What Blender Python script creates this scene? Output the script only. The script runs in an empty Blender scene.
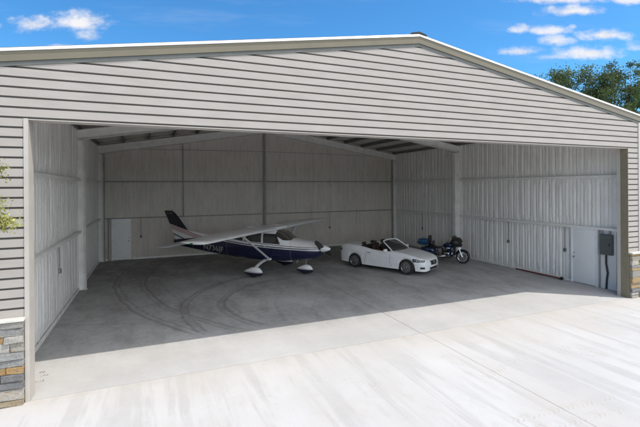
import bpy, bmesh, math, random
from mathutils import Vector, Matrix, noise
random.seed(7)
PI = math.pi
scene = bpy.context.scene
COL = scene.collection

# ------------------------------------------------------------------ mesh helpers
class MB:
    """collects geometry, then links it as ONE mesh object"""
    def __init__(s): s.v = []; s.f = []; s.m = []; s.c = []
    def add(s, vs, fs, mi=0, col=None):
        n = len(s.v); s.v += [tuple(p) for p in vs]
        for f in fs: s.f.append([i + n for i in f]); s.m.append(mi); s.c.append(col)
        return s
    def box(s, x0, x1, y0, y1, z0, z1, mi=0, col=None, M=None):
        vs = [Vector((x, y, z)) for z in (z0, z1) for y in (y0, y1) for x in (x0, x1)]
        if M: vs = [M @ p for p in vs]
        return s.add(vs, [(0,2,3,1),(4,5,7,6),(0,1,5,4),(2,6,7,3),(0,4,6,2),(1,3,7,5)], mi, col)
    def bbox(s, x0, x1, y0, y1, z0, z1, b=.01, mi=0, col=None, M=None, jit=0):
        """box with chamfered edges"""
        bm = bmesh.new(); bmesh.ops.create_cube(bm, size=1)
        for q in bm.verts:
            q.co = Vector(((x0+x1)/2+q.co.x*(x1-x0), (y0+y1)/2+q.co.y*(y1-y0), (z0+z1)/2+q.co.z*(z1-z0)))
        bmesh.ops.bevel(bm, geom=bm.edges[:], offset=b, segments=2, affect='EDGES', profile=.6)
        for q in bm.verts:
            if jit: q.co += Vector([random.uniform(-jit, jit) for _ in range(3)])
            if M: q.co = M @ q.co
        bm.verts.index_update()
        s.add([q.co[:] for q in bm.verts], [[q.index for q in f.verts] for f in bm.faces], mi, col)
        bm.free(); return s
    def tube(s, path, r, n=8, cap=True, mi=0):
        path = [Vector(p) for p in path]; rs = r if isinstance(r, (list, tuple)) else [r]*len(path)
        vs = []; prev = None
        for i, p in enumerate(path):
            d = (path[min(i+1, len(path)-1)] - path[max(i-1, 0)]).normalized()
            a = Vector((0,0,1)) if abs(d.z) < .9 else Vector((1,0,0))
            if prev is not None: a = prev
            u = (a - d*a.dot(d)).normalized(); w = d.cross(u); prev = u
            for k in range(n):
                t = 2*PI*k/n; vs.append(p + (u*math.cos(t) + w*math.sin(t))*rs[i])
        fs = [(i*n+k, i*n+(k+1) % n, (i+1)*n+(k+1) % n, (i+1)*n+k) for i in range(len(path)-1) for k in range(n)]
        if cap: fs += [tuple(range(n))[::-1], tuple((len(path)-1)*n+k for k in range(n))]
        return s.add(vs, fs, mi)
    def loft(s, secs, closed=True, cap=True, mi=0):
        n = len(secs[0]); vs = [p for c in secs for p in c]; m = n if closed else n-1
        fs = [(i*n+k, i*n+(k+1) % n, (i+1)*n+(k+1) % n, (i+1)*n+k) for i in range(len(secs)-1) for k in range(m)]
        if cap and closed: fs += [tuple(range(n))[::-1], tuple((len(secs)-1)*n+k for k in range(n))]
        return s.add(vs, fs, mi)
    def lathe(s, prof, o=(0,0,0), axis='y', n=28, mi=0, M=None):
        """prof = [(r, a)] turned about the axis through o"""
        vs = []
        for r, a in prof:
            for k in range(n):
                t = 2*PI*k/n; c, q = r*math.cos(t), r*math.sin(t)
                p = {'y': (c, a, q), 'x': (a, c, q), 'z': (c, q, a)}[axis]
                p = Vector(p) + Vector(o); vs.append(M @ p if M else p)
        fs = [(i*n+k, i*n+(k+1) % n, (i+1)*n+(k+1) % n, (i+1)*n+k) for i in range(len(prof)-1) for k in range(n)]
        return s.add(vs, fs, mi)
    def ell(s, c, r, n=16, mi=0, M=None):
        prof = [(max(1e-4, math.sin(PI*i/n)), -math.cos(PI*i/n)) for i in range(n+1)]
        t = MB(); t.lathe(prof, axis='z', n=n*2 if n < 12 else 24)
        vs = [Vector((p[0]*r[0]+c[0], p[1]*r[1]+c[1], p[2]*r[2]+c[2])) for p in t.v]
        if M: vs = [M @ p for p in vs]
        return s.add(vs, t.f, mi)
    def grid(s, rows, mi=0):
        n = len(rows[0]); vs = [p for r in rows for p in r]
        return s.add(vs, [(i*n+k, i*n+k+1, (i+1)*n+k+1, (i+1)*n+k) for i in range(len(rows)-1) for k in range(n-1)], mi)
    def prism(s, poly, a0, a1, axis='y', mi=0, col=None):
        """poly in the two other axes, extruded along axis"""
        def P(u, v, a): return {'y': (u, a, v), 'x': (a, u, v), 'z': (u, v, a)}[axis]
        n = len(poly); vs = [P(u, v, a0) for u, v in poly] + [P(u, v, a1) for u, v in poly]
        return s.add(vs, [tuple(range(n)), tuple(range(2*n-1, n-1, -1))] + [(k, n+k, n+(k+1) % n, (k+1) % n) for k in range(n)], mi, col)
    def build(s, name, mats, parent=None, smooth=False, ang=40, fix=True):
        me = bpy.data.meshes.new(name); me.from_pydata(s.v, [], s.f)
        mats = mats if isinstance(mats, (list, tuple)) else [mats]
        for m in mats: me.materials.append(m)
        for p, i in zip(me.polygons, s.m): p.material_index = i
        if any(c is not None for c in s.c):
            ca = me.color_attributes.new('tone', 'FLOAT_COLOR', 'CORNER')
            for p, c in zip(me.polygons, s.c):
                c = c or (1, 1, 1)
                for li in p.loop_indices: ca.data[li].color = (c[0], c[1], c[2], 1)
        if fix:
            bm = bmesh.new(); bm.from_mesh(me)
            if smooth: bmesh.ops.remove_doubles(bm, verts=bm.verts, dist=.0002)
            bmesh.ops.recalc_face_normals(bm, faces=bm.faces); bm.to_mesh(me); bm.free()
        if smooth:
            me.shade_smooth()
            try: me.set_sharp_from_angle(angle=math.radians(ang))
            except Exception: pass
        o = bpy.data.objects.new(name, me); COL.objects.link(o)
        if parent: o.parent = parent
        return o

def tag(o, label=None, cat=None, group=None, kind=None):
    if label: o['label'] = label
    if cat: o['category'] = cat
    if group: o['group'] = group
    if kind: o['kind'] = kind
    return o
def thing(name, label, cat, loc=(0,0,0), rz=0, group=None):
    o = bpy.data.objects.new(name, None); COL.objects.link(o); o.empty_display_size = .2
    o.location = loc; o.rotation_euler = (0, 0, rz); return tag(o, label, cat, group)
def copy_tree(o, parent=None):
    c = o.copy(); COL.objects.link(c); c.parent = parent
    for ch in [q for q in list(bpy.data.objects) if q.parent == o]: copy_tree(ch, c)
    return c

# ------------------------------------------------------------------ node helpers
class S:
    """a socket one can do arithmetic with"""
    def __init__(s, t, k): s.t = t; s.k = k
    def op(s, o, b=None, c=None, clamp=False):
        n = s.t.nodes.new('ShaderNodeMath'); n.operation = o; n.use_clamp = clamp
        for i, x in enumerate((s, b, c)):
            if x is None: continue
            if isinstance(x, S): s.t.links.new(x.k, n.inputs[i])
            else: n.inputs[i].default_value = x
        return S(s.t, n.outputs[0])
    def __add__(s, b): return s.op('ADD', b)
    def __radd__(s, b): return s.op('ADD', b)
    def __sub__(s, b): return s.op('SUBTRACT', b)
    def __rsub__(s, b): return (s*-1)+b
    def __mul__(s, b): return s.op('MULTIPLY', b)
    def __rmul__(s, b): return s.op('MULTIPLY', b)
    def __truediv__(s, b): return s.op('DIVIDE', b)
    def abs(s): return s.op('ABSOLUTE')
    def lt(s, b): return s.op('LESS_THAN', b)
    def gt(s, b): return s.op('GREATER_THAN', b)
    def max(s, b): return s.op('MAXIMUM', b)
    def min(s, b): return s.op('MINIMUM', b)
    def sqrt(s): return s.op('SQRT')
    def sin(s): return s.op('SINE')
    def ss(s, a, b):
        n = s.t.nodes.new('ShaderNodeMapRange'); n.interpolation_type = 'SMOOTHSTEP'
        s.t.links.new(s.k, n.inputs[0]); n.inputs[1].default_value = a; n.inputs[2].default_value = b
        return S(s.t, n.outputs[0])
    def lin(s, a, b, c=0., d=1.):
        n = s.t.nodes.new('ShaderNodeMapRange'); s.t.links.new(s.k, n.inputs[0])
        for i, x in zip((1,2,3,4), (a,b,c,d)): n.inputs[i].default_value = x
        return S(s.t, n.outputs[0])

class Mat:
    def __init__(s, name, rough=.6, metal=0, color=(.5,.5,.5), spec=.5, coat=0):
        s.m = bpy.data.materials.new(name); s.m.use_nodes = True; s.t = s.m.node_tree
        s.b = s.t.nodes['Principled BSDF']; s.b.inputs['Roughness'].default_value = rough
        s.b.inputs['Metallic'].default_value = metal; s.b.inputs['Base Color'].default_value = (*color, 1)
        s.b.inputs['Specular IOR Level'].default_value = spec
        s.b.inputs['Coat Weight'].default_value = coat; s.b.inputs['Coat Roughness'].default_value = .05
        s.tc = s.t.nodes.new('ShaderNodeTexCoord')
    def xyz(s, src='Object'):
        n = s.t.nodes.new('ShaderNodeSeparateXYZ'); s.t.links.new(s.tc.outputs[src], n.inputs[0])
        return [S(s.t, n.outputs[i]) for i in range(3)]
    def noise(s, scale=5, detail=4, rough=.55, stretch=(1,1,1), dist=0, off=(0,0,0)):
        mp = s.t.nodes.new('ShaderNodeMapping'); s.t.links.new(s.tc.outputs['Object'], mp.inputs[0])
        mp.inputs['Scale'].default_value = stretch; mp.inputs['Location'].default_value = off
        n = s.t.nodes.new('ShaderNodeTexNoise'); s.t.links.new(mp.outputs[0], n.inputs['Vector'])
        n.inputs['Scale'].default_value = scale; n.inputs['Detail'].default_value = detail
        n.inputs['Roughness'].default_value = rough; n.inputs['Distortion'].default_value = dist
        return S(s.t, n.outputs[0])
    def vor(s, scale=5, feature='F1', stretch=(1,1,1)):
        mp = s.t.nodes.new('ShaderNodeMapping'); s.t.links.new(s.tc.outputs['Object'], mp.inputs[0])
        mp.inputs['Scale'].default_value = stretch
        n = s.t.nodes.new('ShaderNodeTexVoronoi'); n.feature = feature
        s.t.links.new(mp.outputs[0], n.inputs['Vector']); n.inputs['Scale'].default_value = scale
        return S(s.t, n.outputs[0])
    def mix(s, f, a, b, mode='MIX'):
        n = s.t.nodes.new('ShaderNodeMix'); n.data_type = 'RGBA'; n.blend_type = mode
        for k, x in ((0, f), (6, a), (7, b)):
            if isinstance(x, S): s.t.links.new(x.k, n.inputs[k])
            elif k == 0: n.inputs[k].default_value = x
            else: n.inputs[k].default_value = (*x, 1)
        return S(s.t, n.outputs[2])
    def attr(s, name='tone'):
        n = s.t.nodes.new('ShaderNodeAttribute'); n.attribute_name = name; return S(s.t, n.outputs['Color'])
    def color(s, x): s.t.links.new(x.k, s.b.inputs['Base Color']); return s
    def rough(s, x): s.t.links.new(x.k, s.b.inputs['Roughness']); return s
    def bump(s, h, strength=.3, dist=.01):
        n = s.t.nodes.new('ShaderNodeBump'); n.inputs['Strength'].default_value = strength
        n.inputs['Distance'].default_value = dist; s.t.links.new(h.k, n.inputs['Height'])
        s.t.links.new(n.outputs[0], s.b.inputs['Normal']); return s

def simple(name, col, rough=.6, metal=0, var=.15, scale=6, bump=0, spec=.5, coat=0, stretch=(1,1,1)):
    m = Mat(name, rough, metal, col, spec, coat); n = m.noise(scale, 5, .6, stretch)
    m.color(m.mix(n.lin(.3, .7), tuple(c*(1-var) for c in col), tuple(min(1, c*(1+var*.6)) for c in col)))
    m.rough(n.lin(.2, .8, max(0, rough-.08), min(1, rough+.08)))
    if bump: m.bump(m.noise(scale*8, 4, .6, stretch), bump, .005)
    return m.m

# ------------------------------------------------------------------ numbers of the place (metres)
X0, X1, H = -.065, 16.94, 5.10          # door opening
CL, CR = -.80, 17.62                   # outer corners of the front wall
XL, XR, D = -.616, 17.626, 15.36       # inner faces of the liner
RX, SL = 8.42, .165                    # ridge, slope
def roofz(x, top=7.79): return top - SL*abs(x-RX)
G1, G2 = 2.25, 4.2                     # girt heights
SUN = Vector((2.49, -1.97, 5.10)).normalized()

# ------------------------------------------------------------------ materials
M = {}
# siding: warm off-white painted metal with faint streaks
m = Mat('siding_paint', .45, 0, spec=.3); a = m.noise(1.3, 4, .6, (1, 1, 4)); b = m.noise(45, 4, .7, (1, 1, 1)); c_ = m.noise(9, 3, .6, (1,1,.12))
_sc = m.mix(a.lin(.3, .7), (.375, .343, .315), (.43, .395, .365))
_sc = m.mix(c_.ss(.55, .8)*.22, _sc, (.42, .375, .325))
m.color(m.mix(b.ss(.54, .68)*.5, _sc, (.36, .34, .32)))
m.bump(b + m.noise(1.7, 2, .5, (1,1,3))*2.5, .22, .004); M['siding'] = m.m
M['groove'] = simple('siding_groove', (.09, .083, .078), .7)  # shadow line of each lap gap put into the recess colour
M['trim'] = simple('trim_paint', (.46, .43, .395), .45, var=.06, scale=3)
M['olive'] = simple('bronze_trim', (.22, .19, .13), .5, var=.1)
M['fascia'] = simple('fascia_paint', (.165, .145, .10), .4, var=.08, scale=2)
M['fshade'] = simple('fascia_lip_and_shade', (.11, .115, .11), .5)  # dark of the shadow under the fascia, put into the colour
M['rake'] = simple('rake_white', (.74, .74, .71), .35, var=.04)
M['roofp'] = simple('roof_panel', (.62, .62, .60), .35, .2)
# interior liner: white vinyl faced insulation
def liner(name, c0, c1, dirt):
    m = Mat(name, .5, 0, spec=.35); x, y, z = m.xyz()
    n1 = m.noise(1.1, 5, .65, (1,1,.6)); n2 = m.noise(7, 5, .7, (1,1,.25)); n3 = m.noise(18, 4, .65, (1, 1, .5))
    c = m.mix(n1.lin(.3, .7), c0, c1); c = m.mix(n2.ss(.5, .8)*.45, c, dirt)
    n4 = m.noise(16, 4, .6, (1, 1, .035)); c = m.mix(n4.ss(.52, .70)*.35, c, tuple(v*.85 for v in dirt)); c = m.mix(n3.ss(.60, .75)*.4, c, (.92, .90, .87))
    low = z.ss(.9, 0)
    c = m.mix(low*n3.ss(.35, .7)*.4, c, dirt)
    m.color(c); m.bump(n3*.8+n2+n4*1.2, .6, .03); return m.m
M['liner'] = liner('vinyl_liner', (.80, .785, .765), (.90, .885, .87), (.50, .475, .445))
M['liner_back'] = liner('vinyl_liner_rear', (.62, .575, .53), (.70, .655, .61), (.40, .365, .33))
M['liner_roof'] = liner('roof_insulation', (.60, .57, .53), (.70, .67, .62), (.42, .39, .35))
M['steel'] = simple('painted_steel', (.80, .785, .765), .45, var=.12, scale=3)
M['steel_dark'] = simple('grey_primer_steel', (.30, .29, .28), .5, var=.2, scale=3)
M['purlin'] = simple('purlin_steel', (.19, .185, .18), .5, .2)
M['doorw'] = simple('white_door_paint', (.80, .80, .81), .4, var=.05, scale=1.5)
M['metalgrey'] = simple('panel_grey', (.115, .13, .125), .45, .1)
M['black'] = simple('black_plastic', (.016, .016, .017), .45)
M['chrome'] = simple('chrome', (.72, .72, .72), .12, 1, var=.05)
M['alum'] = simple('alloy', (.33, .34, .35), .28, .9, var=.1)
M['rubber'] = simple('rubber', (.018, .018, .018), .8, bump=.3)
M['red'] = simple('red_paint', (.17, .025, .02), .5, var=.3, scale=4)

# concrete ---------------------------------------------------------------
def ring(m, x, y, cx, cy, r, w, n):
    d = (((x-cx)*(x-cx) + (y-cy)*(y-cy)).sqrt() - r).abs()
    return d.ss(w*1.7, w*.2)*n
def concrete(name, inside):
    m = Mat(name, .75, 0, spec=.3); x, y, z = m.xyz()
    big = m.noise(.35, 5, .6); mid = m.noise(1.6, 6, .65, (1.0, .35, 1)); fine = m.noise(28, 5, .7); st = m.noise(1.0, 4, .6, (2.2, .16, 1), .4)
    spk = m.noise(90, 2, .5)
    if inside:
        c = m.mix(big.lin(.3, .7), (.31, .305, .30), (.50, .50, .50))
        c = m.mix(mid.ss(.40, .70)*.55, c, (.22, .213, .205))
        c = m.mix(m.noise(6, 6, .75, off=(2,2,2)).ss(.45, .7)*.35, c, (.20, .195, .19))
        c = m.mix(m.noise(.45, 6, .7, off=(11, 4, 0)).ss(.3, .6)*y.ss(6, 12)*.65, c, (.13, .125, .115))  # shade of the hangar's rear painted into the floor colour, broken by noise
        c = m.mix(m.noise(3.2, 6, .75, (1, 1, 1), 1.2).ss(.5, .72)*.35, c, (.64, .64, .64))
        c = m.mix(m.noise(.8, 6, .7, (1,1,1), .8, (4, 9, 0)).ss(.55, .8)*.28, c, (.24, .235, .23))
        # sunlight painted into the floor colour: paler band inside the opening
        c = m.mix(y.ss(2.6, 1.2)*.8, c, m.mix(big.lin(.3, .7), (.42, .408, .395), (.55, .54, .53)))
        wob = m.noise(2.2, 3, .5, off=(3, 1, 0))
        wx = x + (wob-.5)*.16 + (m.noise(.5, 2, .5, off=(6, 6, 0))-.5)*.35
        patchy = m.noise(7, 5, .7, off=(9, 2, 0)).lin(.3, .65, .25, 1)
        far = y.ss(1.9, 2.6)
        marks = None
        for cx, cy, r, w, s in ((7.5, 4.2, 4.72, .05, .9), (7.5, 4.2, 4.52, .04, .7), (7.4, 4.3, 3.22, .06, .85), (7.4, 4.3, 3.42, .04, .6), (7.45, 4.2, 4.62, .14, .35), (7.4, 4.3, 3.3, .13, .35),
                                (13.6, 9.8, 13.0, .05, .75), (13.6, 9.8, 12.8, .04, .5), (12.9, 9.2, 11.15, .05, .7), (12.9, 9.2, 11.32, .04, .5), (12.9, 9.2, 10.6, .04, .35),
                                (3.8, 13.2, 9.6, .05, .35), (5.0, -3.0, 9.2, .05, .35), (12.5, 1.2, 6.1, .04, .35), (10.9, 2.8, 5.3, .04, .3)):
            k = ring(m, wx, y, cx, cy, r, w, patchy*s); marks = k if marks is None else marks.max(k)
        scr = m.noise(1.0, 3, .6, (1.1, 9, 1), 1.6, (2, 7, 0)).ss(.6, .72)*m.noise(.9, 3, .5).ss(.45, .65)
        marks = (marks*x.ss(8.3, 5.6)).max(scr*.4)*far
        c = m.mix(marks*.75, c, (.09, .088, .085))
        jt = (x-8.47).abs().ss(.02, .008)
        c = m.mix(jt*.6, c, (.12, .115, .11))
    else:
        c = m.mix(big.lin(.3, .7), (.50, .488, .475), (.57, .558, .55))
        c = m.mix(st.ss(.50, .60)*m.noise(.7, 4, .7).lin(.35, .6, .1, .6), c, (.40, .39, .38))
        c = m.mix(m.noise(1.0, 4, .6, (3.1, .22, 1), .5, (5, 2, 0)).ss(.55, .62)*m.noise(1.1, 5, .7, off=(3,3,0)).lin(.4, .6, .0, .45), c, (.43, .412, .392))
        c = m.mix(m.noise(.5, 5, .6, (1, .6, 1), .3, (8, 3, 0)).ss(.45, .7)*.5, c, (.48, .44, .40))
        c = m.mix(m.noise(2.6, 7, .75, (1,.7,1), .8, (1,5,0)).ss(.5, .75)*.35, c, (.41, .39, .37))
        c = m.mix((y+m.noise(3, 4)*.3-.15).abs().ss(.35, 0)*m.noise(2, 5, .7).ss(.4, .65)*.45, c, (.42, .36, .29))
        c = m.mix(y.ss(-1.6, 0)*.35, c, (.50, .46, .42))
        mk = None
        for ax, ay, bx, by, w in ((10.3, -1.45, 11.4, -3.0, .12), (10.62, -1.4, 11.6, -2.9, .08), (11.35, -2.95, 12.2, -4.6, .13), (13.2, -1.2, 14.6, -2.4, .12), (5.0, -1.2, 6.2, -2.1, .10), (6.9, -4.15, 9.6, -4.35, .13), (7.3, -3.85, 9.9, -4.0, .10), (8.0, -2.6, 10.0, -1.9, .10), (13.0, -.9, 15.8, -1.1, .1)):
            L = math.hypot(bx-ax, by-ay); ux, uy = (bx-ax)/L, (by-ay)/L
            u = (x-ax)*ux + (y-ay)*uy; v = (x-ax)*(-uy) + (y-ay)*ux
            band = v.abs().ss(w, w*.8)*u.ss(0, .25)*u.ss(L, L-.25)
            ch = ((u + v.abs()*.9)*(2*PI/.11)).sin().ss(.1, .5)
            k = band*ch; mk = k if mk is None else mk.max(k)
        mk = mk*m.noise(4, 4, .7).ss(.42, .62)
        c = m.mix(mk*.5, c, (.40, .345, .28))
        jt = (x-8.50+(m.noise(9, 3)-.5)*.012).abs().ss(.022, .004).max((x+4.0).abs().ss(.02, .008)).max((y+7.6).abs().ss(.02, .008))
        c = m.mix(jt*m.noise(2, 4, .7).lin(.3, .6, .35, .8), c, (.27, .25, .225))
    c = m.mix(fine.ss(.5, .8)*.25, c, (.33, .32, .31))
    c = m.mix(m.noise(60, 3, .6).ss(.60, .75)*.3, c, (.68, .67, .65))
    c = m.mix(m.noise(160, 1, .5).ss(.72, .80)*.5, c, (.18, .17, .16))
    m.color(c); m.bump(fine*.5 + spk*.4 + mid, .18, .006); return m.m
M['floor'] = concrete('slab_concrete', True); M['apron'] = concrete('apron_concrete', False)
m = Mat('grass_ground', .95); n = m.noise(.4, 6, .7); m.color(m.mix(n.lin(.3, .7), (.05, .07, .02), (.13, .12, .06))); M['ground'] = m.m
M['joint'] = simple('joint_filler', (.16, .15, .14), .9)
# stones: tone per stone
m = Mat('ledge_stone', .85, spec=.25); t = m.attr(); n = m.noise(9, 7, .75); n2 = m.noise(30, 5, .75); n3 = m.noise(4, 5, .6, (1, 1, 3))
c = m.mix(n.ss(.45, .75)*.5, t, (.66, .62, .55)); c = m.mix(n3.ss(.60, .70)*.5, c, (.50, .29, .11)); c = m.mix(n2.ss(.50, .68)*.55, c, (.20, .185, .17)); c = m.mix(m.noise(14, 5, .8, off=(4,4,4)).ss(.55, .65)*.35, c, (.40, .385, .36))
m.color(c); m.bump(n*1.5 + n2*1.4, 1.0, .06); M['stone'] = m.m
M['mortar'] = simple('mortar', (.26, .25, .23), .95, bump=.4)
M['sill'] = simple('stone_sill', (.62, .60, .54), .8, bump=.4, scale=9)

# ------------------------------------------------------------------ ground
def sheet(name, x0, x1, y0, y1, z, mt, nx=1, ny=1):
    g = MB(); g.grid([[(x0+(x1-x0)*i/nx, y0+(y1-y0)*j/ny, z) for i in range(nx+1)] for j in range(ny+1)])
    o = g.build(name, mt); return tag(o, kind='structure')
sheet('ground', -1500, 1500, -1500, 1500, -.05, M['ground'], 4, 4)
sheet('joint_bed', -31, 40, -31, 15.6, -.02, M['joint'])
def slab(name, x0, x1, y0, y1, mt):
    g = MB(); g.box(x0, x1, y0, y1, -.12, 0); tag(g.build(name, mt), kind='structure')
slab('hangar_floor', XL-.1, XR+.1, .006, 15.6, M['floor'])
slab('apron', -30, 39, -30, -.006, M['apron'])

# ------------------------------------------------------------------ hangar
hg = thing('hangar', 'large open-fronted metal aircraft hangar with pale lap siding and low gabled roof', 'hangar')
P = .18  # lap
def z2x(z, top=7.60):  # half-width of the gable at height z
    return (top - z)/SL
sid = MB(); k = -20
def lap(xa0, xb0, xa1, xb1, z0, z1):
    """one lap: recessed shadow gap at its foot, face above"""
    g = .034; f = -.028
    t = g/(z1-z0); xam = xa0+(xa1-xa0)*t; xbm = xb0+(xb1-xb0)*t
    sid.add([(xa0, 0, z0), (xb0, 0, z0), (xbm, 0, z0+g), (xam, 0, z0+g)], [(0,1,2,3)], 1)
    sid.add([(xam, 0, z0+g), (xbm, 0, z0+g), (xbm, f, z0+g+.004), (xam, f, z0+g+.004)], [(0,1,2,3)], 0)
    sid.add([(xam, f, z0+g+.004), (xbm, f, z0+g+.004), (xb1, f-.004, z1), (xa1, f-.004, z1)], [(0,1,2,3)], 0)
    sid.add([(xa1, f-.004, z1), (xb1, f-.004, z1), (xb1, 0, z1), (xa1, 0, z1)], [(0,1,2,3)], 0)
z = H - 20*P
while z < 7.55:
    z1 = min(z+P, 7.58)
    if z < H-.01:
        if z1 > 1.52:
            lap(CL+.10, X0-.066, CL+.10, X0-.066, z, z1)
            lap(X1+.012, CR-.10, X1+.012, CR-.10, z, z1)
    else:
        w0, w1 = z2x(z), z2x(z1)
        a0, b0 = max(CL+.10, RX-w0), min(CR-.10, RX+w0); a1, b1 = max(CL+.10, RX-w1), min(CR-.10, RX+w1)
        if z < H+.01: a0 = a1 = CL+.10
        lap(a0, b0, a1, b1, z, z1)
    z += P
sid.build('siding', [M['siding'], M['groove']], hg, fix=False)
# solid core of the front wall behind the siding
co = MB()
co.prism([(CL, 0), (X0, 0), (X0, H), (X1, H), (X1, 0), (CR, 0), (CR, roofz(CR, 7.60)), (RX, 7.60), (CL, roofz(CL, 7.60))], .004, .19)
co.build('front_wall', [M['siding']], hg)
# inner lining of the front wall
co = MB(); co.prism([(XL, 0.), (X0-.02, 0.), (X0-.02, H+.03), (X1+.02, H+.03), (X1+.02, 0.), (XR, 0.), (XR, 5.95), (RX, 7.4), (XL, 5.95)], .305, .33)
co.build('front_liner', M['liner'], hg)
# opening: side trims, reveals, soffit
o = MB(); o.box(X0-.068, X0+.002, -.045, .003, .0, H+.006); o.build('door_trim', M['trim'], hg)
o = MB(); o.box(X1-.003, X1+.010, -.045, .20, 0, H-.002); o.build('jamb', M['olive'], hg)
o = MB(); o.box(X0-.012, X0+.004, .004, .30, 0, H-.003); o.build('jamb', M['trim'], hg)
o = MB(); o.box(X1-.006, X1+.09, .202, .30, 0, H-.003); o.build('jamb', M['trim'], hg)
o = MB(); o.box(X0+.006, X1-.008, -.034, .30, H-.016, H-.001); o.build('header_soffit', M['trim'], hg)
for x in (CL, CR-.10):
    o = MB(); o.box(x-.004, x+.104, -.05, .10, 1.5 if x < 0 else 1.5, roofz(x+.05, 7.5)); o.build('corner_trim', M['trim'], hg)
# rake: white cap, tan fascia, and the overhang's shadow painted as a dark lip
def rake(name, za, zb, y0, y1, mt, x0=CL-.06, x1=CR+.10, chamf=0):
    r = MB()
    for xa, xb in ((x0, RX), (RX, x1)):
        sec = []
        for x in (xa, xb):
            t = roofz(x)
            if chamf: sec.append([(x, y0, t+za), (x, y0+chamf, t+zb), (x, y1, t+zb), (x, y1, t+za)])
            else: sec.append([(x, y0, t+za), (x, y0, t+zb), (x, y1, t+zb), (x, y1, t+za)])
        r.loft(sec)
    return r.build(name, mt, hg)
rake('rake_cap', -.066, 0, -.085, .0, M['rake'], chamf=.03)
rake('fascia', -.245, -.068, -.066, -.0, M['fascia'])
rake('fascia_lip_and_shade', -.325, -.247, -.046, -.0, M['fshade'])
rake('fascia_lip_and_shade', -.118, -.112, -.071, -.067, M['fascia'])
# roof
r = MB(); n = 48
for sgn, x1_ in ((-1, CL-.16), (1, CR+.20)):
    rows = []
    ys = [-.06]; 
    y = .1
    while y < D+.25:
        ys += [y, y+.03, y+.06, y+.09]; y += .3
    hs = [0] + [h for _ in range((len(ys)-1)//4) for h in (0, .03, .03, 0)]
    for yy, hh in zip(ys, hs): rows.append([(RX+(x1_-RX)*i/6, yy, roofz(RX+(x1_-RX)*i/6)+.004+hh) for i in range(7)])
    r.grid(rows)
rf = r.build('roof', M['roofp'], hg, fix=False)
rc = MB()
rc.loft([[(RX-.24, y, roofz(RX-.24)+.02), (RX-.22, y, roofz(RX-.22)+.045), (RX, y, 7.79+.06), (RX+.22, y, roofz(RX+.22)+.045), (RX+.24, y, roofz(RX+.24)+.02), (RX, y, 7.79+.015)] for y in (-.07, D+.1)])
rc.build('ridge_vent', M['black'], rf)
ri = MB()   # insulation sagging between the purlins
NP = 7
px_ = [RX + s*(.35 + i*(9.0-.35)/NP) for s in (-1, 1) for i in range(NP+1)]; px_.sort()
xs = []
for a, b in zip(px_[:-1], px_[1:]): xs += [a+(b-a)*i/6 for i in range(6)]
xs = [XL-.1] + [x for x in xs if XL-.05 < x < XR+.05] + [XR+.1]
rows = []
for j in range(62):
    y = .2 + (D+.05-.2)*j/61; row = []
    for x in xs:
        q = min(abs(x-p) for p in px_); sag = .07*math.sqrt(min(1, q/.6)) + .02*noise.noise((x*1.5, y*1.5, 3))
        row.append((x, y, roofz(x)-.05-sag))
    rows.append(row)
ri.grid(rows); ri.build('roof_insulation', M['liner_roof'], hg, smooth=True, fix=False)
for p in px_:
    q = MB(); t = roofz(p)-.055
    q.box(p-.006, p+.006, .32, D-.02, t-.2, t); q.box(p+.006, p+.06, .32, D-.02, t-.2, t-.188); q.box(p-.06, p-.006, .32, D-.02, t-.02, t-.008)
    q.build('purlin', M['purlin'], hg)
# frames: I-section columns and tapered rafters
def frame(y, dl, dr, kb, ab, back=False):
    fw = .10; zt = -.262
    for s, xw, dd in ((1, XL, dl), (-1, XR, dr)):
        c = MB(); xi = xw + s*dd
        c.box(min(xw, xw+s*.012), max(xw, xw+s*.012), y-fw, y+fw, 0, kb-.001)
        c.box(min(xi, xi-s*.012), max(xi, xi-s*.012), y-fw, y+fw, 0, kb-.001)
        c.box(min(xw+s*.012, xi-s*.012), max(xw+s*.012, xi-s*.012), y-.005, y+.005, 0, kb-.001)
        c.box(min(xw, xi+s*.03), max(xw, xi+s*.03), y-.13, y+.13, .0, .016)
        c.build('column', M['steel'], hg)
        b = MB(); ra = roofz(xw)+zt
        P0 = [(xw, kb), (xw, ra), (RX, roofz(RX)+zt), (RX, ab)]
        b.prism(P0, y-.005, y+.005)
        def fl(p, q, t):
            (xa, za), (xb, zb) = p, q
            b.prism([(xa, za), (xb, zb), (xb, zb+t), (xa, za+t)], y-fw, y-.0055); b.prism([(xa, za), (xb, zb), (xb, zb+t), (xa, za+t)], y+.0055, y+fw)
        fl((xw, kb), (RX, ab), .014); fl((xw, ra-.014), (RX, roofz(RX)+zt-.014), .014)
        b.build('rafter', M['steel'], hg)
frame(8.92, .28, .40, 5.66, 7.12)
frame(D-.13, .26, .26, 5.60, 7.10)
# walls with liner
def side_liner(X, s, holes, name_parent):
    g = MB(); nz = 60; step = .305/8; n = int((D-.30)/step)
    zt = roofz(X)-.10
    rows = []
    for i in range(n+1):
        y = .30 + (D-.30)*i/n; row = []
        ph = (y % .305)/.305
        for j in range(nz+1):
            z = zt*j/nz
            pin = min(1, min(abs(z-G1), abs(z-G2), z+.02)/.35)
            ph2 = abs(((ph+.5) % 1)*2-1); d = .046*(min(1, abs(ph*2-1)*2.6)**.8)*(.35+.65*pin) - .016*max(0, 1-ph2*5)
            cr = noise.noise((y*4.5, z*.30, 1.3*s))*.022 + noise.noise((y*11, z*.45, 7.7))*.014 + noise.noise((y*24, z*.4, 3.1))*.008 + noise.noise((y*9, z*5.5, 5))*.020*max(0, 1.25-pin)
            row.append((X + s*(d + cr - .02), y, z))
        rows.append(row)
    g.grid(rows); return g.build('wall_liner', M['liner'], name_parent, smooth=True, ang=60, fix=False)
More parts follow.
